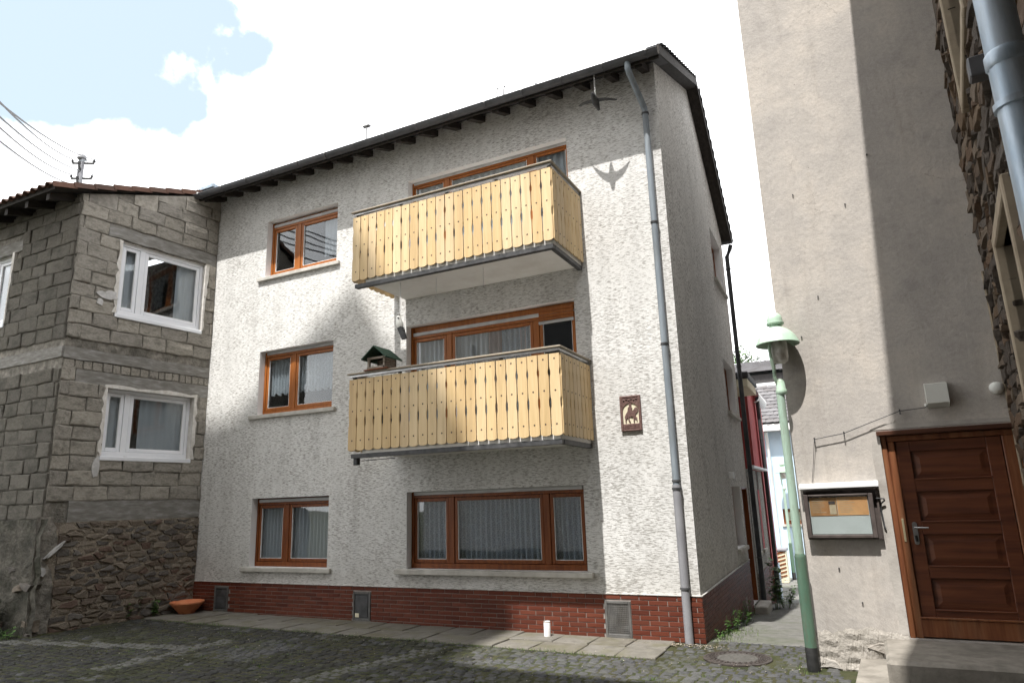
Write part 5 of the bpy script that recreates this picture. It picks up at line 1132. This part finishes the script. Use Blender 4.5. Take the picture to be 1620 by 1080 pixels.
# ------------------------------------------------------------------ alley houses
RH = thing('red_house', (-.9, 9.2, -.5), 'narrow dark red house further down the alley', 'house')
NT = frame((-.215, 6.72), 91.2)
nh = MB(NT); nh.box(0, 2.95, 0, 3.0, -1.3, 2.35); NW = thing('grey_annexe', (-.7, 7.5, -.5), 'low grey roughcast annexe with narrow windows behind the grey house', 'annexe')
aw = MB(NT); wall_grid(aw, 0, 2.95, -1.3, 2.35, [(.45, .95, .55, 1.9, .15), (1.5, 2.0, .55, 1.9, .15)]); aw.p([(0, 0, 2.35), (2.95, 0, 2.35), (2.95, 2, 2.35), (0, 2, 2.35)]); aw.p([(0, 0, -1.3), (0, 0, 2.35), (0, 2, 2.35), (0, 2, -1.3)]); aw.build('wall', [M['render_next'], M['reveal']], NW)
for q in ((.45, .95, .55, 1.9), (1.5, 2.0, .55, 1.9)): window(NW, NT, *q, depth=.1, wood=M['win_wood_dark'], sill_over=.04, sill_proud=.05)
ap = MB(NT); ap.box(.0, 2.95, -.02, -.002, -1.3, .15); AP = ap.build('plinth', M['mortar'], NW)
pieces(AP, 'brick', brickp, [(place(NT, (a + b) / 2, -.022, (c + d) / 2, b - a - .009, .02, d - c - .009), 1) for a, b, c, d in courses(.02, 2.95, -.9, .15, .0617, .25, [], .5, .002)], M['brick'], 250)
gr = MB(NT); 
for k in range(9): gr.bbox(.02 + k * .33, .33 + k * .33, -.16, -.02, 2.36, 2.42, .01)
gr.build('coping', M['white_metal'], NW)
tw = MB(NT); tw.box(.0, 1.6, .25, 3.0, 2.43, 4.15); TH = tw.build('tan_house', M['tan_wall'], base=(-.5, 7.5, 2.4)); tag(TH, 'tan rendered upper storey between the grey annexe and the red house', 'house')
tr_ = MB(NT); tr_.bbox(-.05, 1.7, -.25, 3.0, 4.35, 4.5, .02)
for k in range(6): tr_.bbox(.0 + k * .28, .24 + k * .28, -.22, .3, 4.16, 4.345, .01, 1)
tr_.build('roof', [M['slate'], M['cream']], TH)
tb_ = MB(NT); tb_.bbox(.1, 1.2, .18, .245, 2.6, 4.1, .01); tb_.build('shutter', M['win_wood'], TH)
rw = MB(NT); wall_grid(rw, 1.62, 4.45, -1.3, 4.45, [], 0, 0, 0); rw.p([(4.45, 0, -1.3), (4.45, 3, -1.3), (4.45, 3, 4.45), (4.45, 0, 4.45)]); rw.p([(1.62, 0, 2.4), (1.62, 3, 2.4), (1.62, 3, 4.45), (1.62, 0, 4.45)])
rw.T = NT @ Matrix.Translation((0, -.03, 0)); rw.p([(2.96, 0, -1.3), (4.45, 0, -1.3), (4.45, 0, 4.45), (2.96, 0, 4.45)]); rw.p([(2.96, 0, -1.3), (2.96, 0.03, -1.3), (2.96, .03, 4.45), (2.96, 0, 4.45)])
rw.build('wall', M['red_wall'], RH)
rr2 = MB(NT); rr2.bbox(1.62, 4.45, -.04, 3, 4.46, 4.6, .02); rr2.build('roof', M['slate'], RH)
rp = MB(NT); rp.bbox(2.97, 4.44, -.06, -.034, -1.3, .0, .01); rp.build('plinth', M['blue_zinc'], RH)
gm = MB(NT); n = 8
for k in range(7):
    xx = 2.7 + k * .28
    v = []
    for x_ in (xx, xx + .26):
        for i in range(n + 1): a = math.pi * .5 + math.pi * i / n; v.append((x_, -.04 + .16 * math.cos(a) * .9, 4.30 + .16 * math.sin(a)))
    gm.add(v, [(i, i + 1, n + 2 + i, n + 1 + i) for i in range(n)])
gm.build('box_gutter', M['white_metal'], RH, smooth=True)
Q = NT @ Vector((2.98, -.10, 0))
pipe_run(RH, 'downpipe', [(Q.x, Q.y, 4.3), (Q.x, Q.y, -.95)], .05, 'black_pipe', [(Q.x, Q.y, z, .05) for z in (3.2, 1.6, .1)])
BLH = thing('blue_house', (1.0, 16.6, -1), 'light blue house with white eaves and slate roof closing the alley', 'house')
BY = 16.6
bw_ = MB(frame((0, BY), 0)); bops = [(-.56, .35, .76, 1.28, .1), (.5, 1.4, .7, 2.3, .1)]
wall_grid(bw_, -3.5, 7, -1.3, 3.93, bops); bw_.p([(-3.5, 0, -1.3), (-3.5, 7, -1.3), (-3.5, 7, 3.93), (-3.5, 0, 3.93)]); bw_.build('wall', [M['blue_wall'], M['white_paint']], BLH)
for q in bops: window(BLH, frame((0, BY), 0), *q[:4], depth=.08, wood=M['win_wood_dark'], sill_over=.05, sill_proud=.05)
e_ = MB(); e_.bbox(-3.6, 7, BY - .45, BY, 3.93, 4.17, .01); e_.build('eave_board', M['white_paint'], BLH)
rb_ = MB(); rb_.p([(-3.6, 16.19, 4.20), (7, 16.19, 4.20), (7, 18.06, 5.79), (-3.6, 18.06, 5.79)]); rb_.box(-3.6, 7, 18.06, 18.18, 5.7, 6.24); rb_.p([(-3.6, 18.0, 6.31), (7, 18.0, 6.31), (7, 21.5, 7.35), (-3.6, 21.5, 7.35)]); rb_.p([(-3.6, 21.5, 7.35), (7, 21.5, 7.35), (7, 24, 3.9), (-3.6, 24, 3.9)])
BRF = rb_.build('roof', M['slate'], BLH)
ub = MB(); ub.bbox(-3.6, 7, 17.96, 18.06, 5.72, 5.89, .01); ub.build('lead_strip', M['white_metal'], BRF)
sg_ = MB(); sg_.add([(0, -.5, -.32), (.35, -.5, -.5), (.5, -.5, -.3), (.5, -.5, .5), (-.5, -.5, .5), (-.5, -.5, -.1), (0, .5, -.32), (.35, .5, -.5), (.5, .5, -.3), (.5, .5, .5), (-.5, .5, .5), (-.5, .5, -.1)], [(0, 1, 2, 3, 4, 5), (6, 7, 8, 9, 10, 11)] + [(i, (i + 1) % 6, 6 + (i + 1) % 6, 6 + i) for i in range(6)])
SG = sg_.mesh('slate_shingle', M['grey_slate'])
spl_ = []
for (ya, za, yb, zb, n) in ((16.14, 4.22, 18.0, 5.80, 11), (17.94, 6.34, 21.4, 7.36, 14)):
    ang = math.atan2(zb - za, yb - ya); ln = math.hypot(zb - za, yb - ya)
    for j in range(n):
        t = (j + .5) / n
        for i in range(12):
            x = -2.1 + i * .25 + (.12 if j % 2 else 0) + rr.uniform(-.012, .012)
            spl_.append((Matrix.Translation((x, ya + (yb - ya) * t, za + (zb - za) * t + .018)) @ Matrix.Rotation(ang - .08, 4, 'X') @ Matrix.Rotation(rr.uniform(-.06, .06) + .12, 4, 'Z') @ Matrix.Rotation(math.pi / 2, 4, 'X') @ Matrix.Scale(-1, 4, (0, 1, 0)) @ Matrix.Diagonal((.255, .018, ln / n * 1.35, 1)), 0))
pieces(BRF, 'slate_shingle', [SG], spl_, M['grey_slate'], 300)
pipe_run(BLH, 'downpipe', [(-.78, BY - .28, 3.9), (-.78, BY - .1, 3.66), (-.78, BY - .08, -1.0)], .055, 'white_metal', [(-.78, BY - .08, z, .055) for z in (2.8, .7)], 'white_metal')
pc = thing('lattice_bin', (-.6, 15.3, gh(0, 15)), 'beige slatted wooden bin beside the red house corner', 'bin')
zb = gh(0, 15); m_ = MB(); m_.bbox(-1.05, -.46, 15.05, 15.55, zb, zb + .95, .01); m_.build('body', M['cream'], pc)
for k in range(7):
    z = zb + .06 + k * .12; m_ = MB(); m_.add([(-1.03, 15.03, z), (-.48, 15.03, z + .16), (-.48, 15.03, z + .20), (-1.03, 15.03, z + .04), (-1.03, 15.049, z), (-.48, 15.049, z + .16), (-.48, 15.049, z + .20), (-1.03, 15.049, z + .04)], [(0, 1, 2, 3), (4, 5, 6, 7), (0, 1, 5, 4), (1, 2, 6, 5), (2, 3, 7, 6), (3, 0, 4, 7)]); m_.build('slat', M['win_wood_dark'], pc)
m_ = MB(); m_.bbox(-1.1, -.42, 15.0, 15.6, zb + .96, zb + 1.05, .02); m_.build('lid', M['cast_pipe'], pc)

# ------------------------------------------------------------------ plants
def weed(x, y, h, w, n, seed, label, cat='weed', group='weeds growing at the wall foot', lf=.035, mat='leaf'):
    r2 = random.Random(seed); z0 = gh(x, y); t = thing('weed', (x, y, z0), label, cat, group)
    st = MB(); lv = MB()
    ns = max(3, n // 14)
    for s in range(ns):
        ax, ay = r2.uniform(-w, w), r2.uniform(-w, w) * .6; hh = h * r2.uniform(.6, 1); bx, by = x + ax * .3, y + ay * .3
        st.tube([(bx, by, z0 - .01), (bx + ax * .3, by + ay * .3, z0 + hh * .5), (bx + ax * .7, by + ay * .7, z0 + hh)], [.004, .003, .002], 4)
        for k in range(n // ns):
            f = r2.uniform(.15, 1); cx, cy, cz = bx + ax * .7 * f, by + ay * .7 * f, z0 + hh * f
            a = r2.uniform(0, 6.3); L = lf * r2.uniform(.7, 1.5); el = r2.uniform(-.3, .7); dx, dy, dz = math.cos(a) * math.cos(el), math.sin(a) * math.cos(el), math.sin(el)
            px, py = -math.sin(a), math.cos(a); ww = L * .33
            lv.add([(cx, cy, cz), (cx + dx * L * .5 + px * ww, cy + dy * L * .5 + py * ww, cz + dz * L * .5 + .004), (cx + dx * L * 1.1, cy + dy * L * 1.1, cz + dz * L - .004), (cx + dx * L * .5 - px * ww, cy + dy * L * .5 - py * ww, cz + dz * L * .5 + .004)], [(0, 1, 2, 3)])
    st.build('stem', M[mat], t); lv.build('foliage', M[mat], t)
weed(-9.32, -.75, .34, .16, 120, 1, 'leafy green weed beside the terracotta bowl', lf=.05)
weed(-9.45, -1.25, .28, .18, 90, 2, 'leafy weed below the middle of the rubble stone base', lf=.05)
weed(-9.42, -1.05, .5, .12, 60, 3, 'thin climbing weed against the rubble stones', lf=.045)
weed(-9.6, -2.95, .16, .2, 70, 4, 'low weed at the corner of the annexe base', lf=.045)
weed(-10.15, -2.86, .55, .30, 520, 5, 'dark withered ivy clump at the foot of the annexe front', cat='ivy', group=None, lf=.045, mat='ivy')
for i, (s, h, w, n, lb) in enumerate(((.5, .13, .08, 30, 'small weed at the front corner of the alley plinth'), (1.05, .26, .07, 46, 'upright weed against the alley brick plinth, second from its front corner'), (1.75, .32, .10, 80, 'bushy weed in front of the cellar opening'), (2.7, .24, .14, 90, 'spreading weed below the side step'), (3.6, .35, .15, 120, 'weed between cellar opening and side step'))):
    q = ST @ Vector((s, -.14, 0)); weed(q.x, q.y, h, w, n, 10 + i, lb)
q = ST @ Vector((7.0, -.28, 0)); weed(q.x, q.y, 1.0, .22, 150, 17, 'tall broad-leaved weed by the black downpipe in the alley', lf=.12)
q = ST @ Vector((7.5, -.42, 0)); weed(q.x, q.y, .5, .25, 200, 18, 'bushy weed clump at the annexe plinth in the alley', lf=.07)
# grass in joints
gr = MB(); r2 = random.Random(77)
def blade(x, y, h):
    a = r2.uniform(0, 6.3); b = r2.uniform(.002, .0035); z = gh(x, y) - .005; dx, dy = math.cos(a), math.sin(a); ln = h * r2.uniform(.2, .7)
    gr.add([(x - dy * b, y + dx * b, z), (x + dy * b, y - dx * b, z), (x + dx * ln, y + dy * ln, z + h)], [(0, 1, 2)])
for k in range(1800):
    x = r2.uniform(-9, -.4); blade(x, -1.03 + r2.gauss(0, .022), r2.uniform(.012, .04) * (1.5 if math.sin(x * 3.1) > .6 else .8))
for k in range(40):
    cx, cy = r2.uniform(-8, 1.2), r2.uniform(-3.2, -1.05)
    for j in range(26): blade(cx + r2.gauss(0, .045), cy + r2.gauss(0, .03), r2.uniform(.012, .035))
for k in range(900): 
    x = r2.uniform(-10.2, -9.3); y = r2.uniform(-3.2, -.2)
    if blocked(x, y) or True: blade(-9.25 - abs(r2.gauss(0, .12)) - .1 * (-y), y, r2.uniform(.015, .05))
for k in range(700): q = (r2.uniform(.0, .6), r2.uniform(.1, 2.2)); blade(.02 + abs(r2.gauss(0, .18)), q[1], r2.uniform(.015, .05))
for k in range(200): blade(1.28 + r2.gauss(0, .05), r2.uniform(-1.2, .6), r2.uniform(.015, .045))
gr.build('joint_grass', M['grass'], kind='stuff')
db = MB()
for k in range(260):
    x = -.25 + r2.gauss(0, .28); y = -.12 - abs(r2.gauss(0, .09)); z = gh(x, y) + .012; s = r2.uniform(.006, .016); a = r2.uniform(0, 6)
    db.add([(x + s * math.cos(a), y + s * math.sin(a), z), (x - s * math.sin(a) * .6, y + s * math.cos(a) * .6, z + .004), (x - s * math.cos(a), y - s * math.sin(a), z), (x + s * math.sin(a) * .6, y - s * math.cos(a) * .6, z + .003)], [(0, 1, 2, 3)])
for k in range(420):
    x = r2.uniform(-9, 1.4); y = r2.uniform(-3.6, -.3) if r2.random() < .6 else -1.05 + r2.gauss(0, .15); z = gh(x, y) + .008 + .004; q_ = r2.uniform(.004, .013); a = r2.uniform(0, 6)
    db.add([(x + q_ * math.cos(a), y + q_ * math.sin(a), z), (x - q_ * math.sin(a) * .6, y + q_ * math.cos(a) * .6, z + .004), (x - q_ * math.cos(a), y - q_ * math.sin(a), z), (x + q_ * math.sin(a) * .6, y - q_ * math.cos(a) * .6, z + .003)], [(0, 1, 2, 3)])
db.build('fallen_crumbs', M['debris'], kind='stuff')
# tree far behind the alley
TR = thing('garden_tree', (-2.75, 24, 0), 'green tree top peeping above the alley roofs', 'tree')
t_ = MB(); t_.tube([(-2.75, 24, -1.5), (-2.7, 24, 4), (-2.75, 24, 8)], [.18, .13, .05], 8); t_.build('trunk', M['bark'], TR)
c_ = MB(); r2 = random.Random(5)
for k in range(2600):
    a, b, q = r2.uniform(0, 6.28), r2.uniform(-1, 1), r2.random() ** .4; cl_ = r2.randrange(9); cx, cy, cz = -2.75 + .8 * math.cos(cl_ * 2.3), 24 + math.sin(cl_ * 2.3), 7.3 + .5 * math.sin(cl_ * 1.7)
    s = math.sqrt(1 - b * b); x, y, z = cx + q * s * math.cos(a) * .8, cy + q * s * math.sin(a) * .8, cz + q * b * .8
    u = Vector((r2.gauss(0, 1), r2.gauss(0, 1), r2.gauss(0, 1))).normalized() * .09; w = u.cross(Vector((0, 0, 1))) * .7
    c_.add([(x, y, z), (x + u.x + w.x, y + u.y + w.y, z + u.z + w.z), (x + 2 * u.x, y + 2 * u.y, z + 2 * u.z), (x + u.x - w.x, y + u.y - w.y, z + u.z - w.z)], [(0, 1, 2, 3)])
c_.build('crown', M['leaf'], TR)

# ------------------------------------------------------------------ utility pole and wires
UX, UY = -20.97, 3.68
UP = thing('utility_pole', (UX, UY, 0), 'lattice utility pole with insulator arms above the annexe roof', 'utility pole')
p = MB(); 
for sx in (-.09, .09): p.box(UX + sx - .02, UX + sx + .02, UY - .05, UY + .05, 0, 14.0)
z = 10.0; k = 0
while z < 13.9: p.add([(UX - .09, UY - .03, z), (UX + .09, UY - .03, z + .25), (UX + .09, UY - .03, z + .29), (UX - .09, UY - .03, z + .04)] if k % 2 else [(UX + .09, UY - .03, z), (UX - .09, UY - .03, z + .25), (UX - .09, UY - .03, z + .29), (UX + .09, UY - .03, z + .04)], [(0, 1, 2, 3)]); z += .25; k += 1
p.build('mast', M['cast_pipe'], UP); c = MB(); c.lathe([(.13, 0), (.16, .03), (.12, .16), (0, .18)], 10, (UX, UY, 13.95)); c.build('mast_cap', M['cast_pipe'], UP)
u1 = Vector((.72, -.69, 0)); arms = []
for (zz, a0, a1, dr) in ((13.80, -.30, .42, (.8, .5)), (13.52, -.38, .5, (.8, -.6)), (13.22, -.28, .40, (.8, .5)), (12.96, -.42, .5, (.8, -.6))):
    d = Vector((dr[0], dr[1], 0)).normalized(); m_ = MB(); A, B_ = Vector((UX, UY, zz)) + d * a0, Vector((UX, UY, zz)) + d * a1
    m_.tube([A, B_], .04, 6); m_.build('cross_arm', M['dark_metal'], UP)
    for E_ in (A, B_):
        i_ = MB(); i_.lathe([(.02, 0), (.02, .03), (.05, .045), (.035, .07), (.05, .085), (.035, .12), (0, .13)], 8, tuple(E_)); i_.build('insulator', M['dark_metal'], UP); arms.append(E_ + Vector((0, 0, .15)))
def ray_pt(u, v, t):
    d = Vector(_r) * ((u - 810) / 1080) + Vector(_d) * ((v - 540) / 1080) + Vector(_f); return CAM + d * t
wires = [(arms[0], (-60, 95)), (arms[1], (-60, 112)), (arms[2], (-60, 128)), (arms[4], (-60, 143)), (arms[6], (-60, 172))]
for wi, (A, e) in enumerate(wires):
    E_ = ray_pt(*e, 11.0); w_ = MB(); w_.tube([A.lerp(E_, t / 10) + Vector((0, 0, -.5 * (1 - (2 * t / 10 - 1) ** 2) * .5)) for t in range(11)], .02, 5)
    tag(w_.build('power_line', M['dark_metal'], base=tuple(A)), ['topmost', 'second from top', 'middle', 'fourth from top', 'lowest'][wi] + ' thin overhead wire from the lattice pole to the upper left', 'wire', 'power lines left of the pole')
for wi, (A, e) in enumerate(((arms[1], (520, 225)), (arms[3], (520, 262)), (arms[5], (520, 285)))):
    E_ = ray_pt(*e, 60.0); w_ = MB(); w_.tube([A.lerp(E_, t / 10) + Vector((0, 0, -.8 * (1 - (2 * t / 10 - 1) ** 2) * .5)) for t in range(11)], .02, 5)
    tag(w_.build('power_line', M['zinc_pipe'], base=tuple(A)), ['uppermost', 'middle', 'lowest'][wi] + ' faint overhead wire running from the lattice pole to the right behind the roof', 'wire', 'power lines right of the pole')
A, E_ = Vector((-.1, 6.9, 6.9)), Vector((1.45, 6.0, 6.75)); w_ = MB(); w_.tube([A.lerp(E_, t / 6) for t in range(7)], .006, 5); tag(w_.build('alley_wire', M['dark_metal'], base=tuple(A)), 'single wire spanning the alley between both houses', 'wire')

# ------------------------------------------------------------------ church behind the viewpoint (throws the gabled shadow)
CH = thing('church', (-5.6, -20, 0), 'tall gabled church across the courtyard behind the viewpoint', 'church')
t = 15.0; LIFT = 1.95 * t; SX = -.04 * t
out = [(-5.65, 5.72), (-8.55, 3.55), (-14, 3.45)]
P = [(-14 + SX, 0), (-2.66 + SX, 0), (-2.66 + SX, .5 + LIFT), (-5.65 + SX, 5.72 + LIFT), (-8.55 + SX, 3.52 + LIFT), (-14 + SX, 3.45 + LIFT)]
c_ = MB(); c_.prism(P, -t - 14, -t, 'y'); c_.build('tower', M['church_wall'], CH)
P2 = [(-2.655 + SX, 0), (-.75 + SX, 0), (-.75 + SX, -4.75 + LIFT), (-2.655 + SX, -3.3 + LIFT)]
c_ = MB(); c_.prism(P2, -t - 12, -t - .05, 'y'); c_.build('nave', M['church_wall'], CH)
for (x, z, w, h) in ((-8, 6, 1.2, 3), (-5, 6, 1.2, 3), (-8, 14, 1.2, 3), (-5, 14, 1.2, 3), (-6.5, 24, 1.5, 3)):
    q = MB(); q.prism([(x - w / 2, z), (x + w / 2, z), (x + w / 2, z + h)] + [(x + w / 2 * math.cos(a), z + h + w / 2 * math.sin(a)) for a in [math.pi * k / 8 for k in range(1, 8)]] + [(x - w / 2, z + h)], -t + .02, -t + .08, 'y'); q.build('church_window', M['dark_metal'], CH)
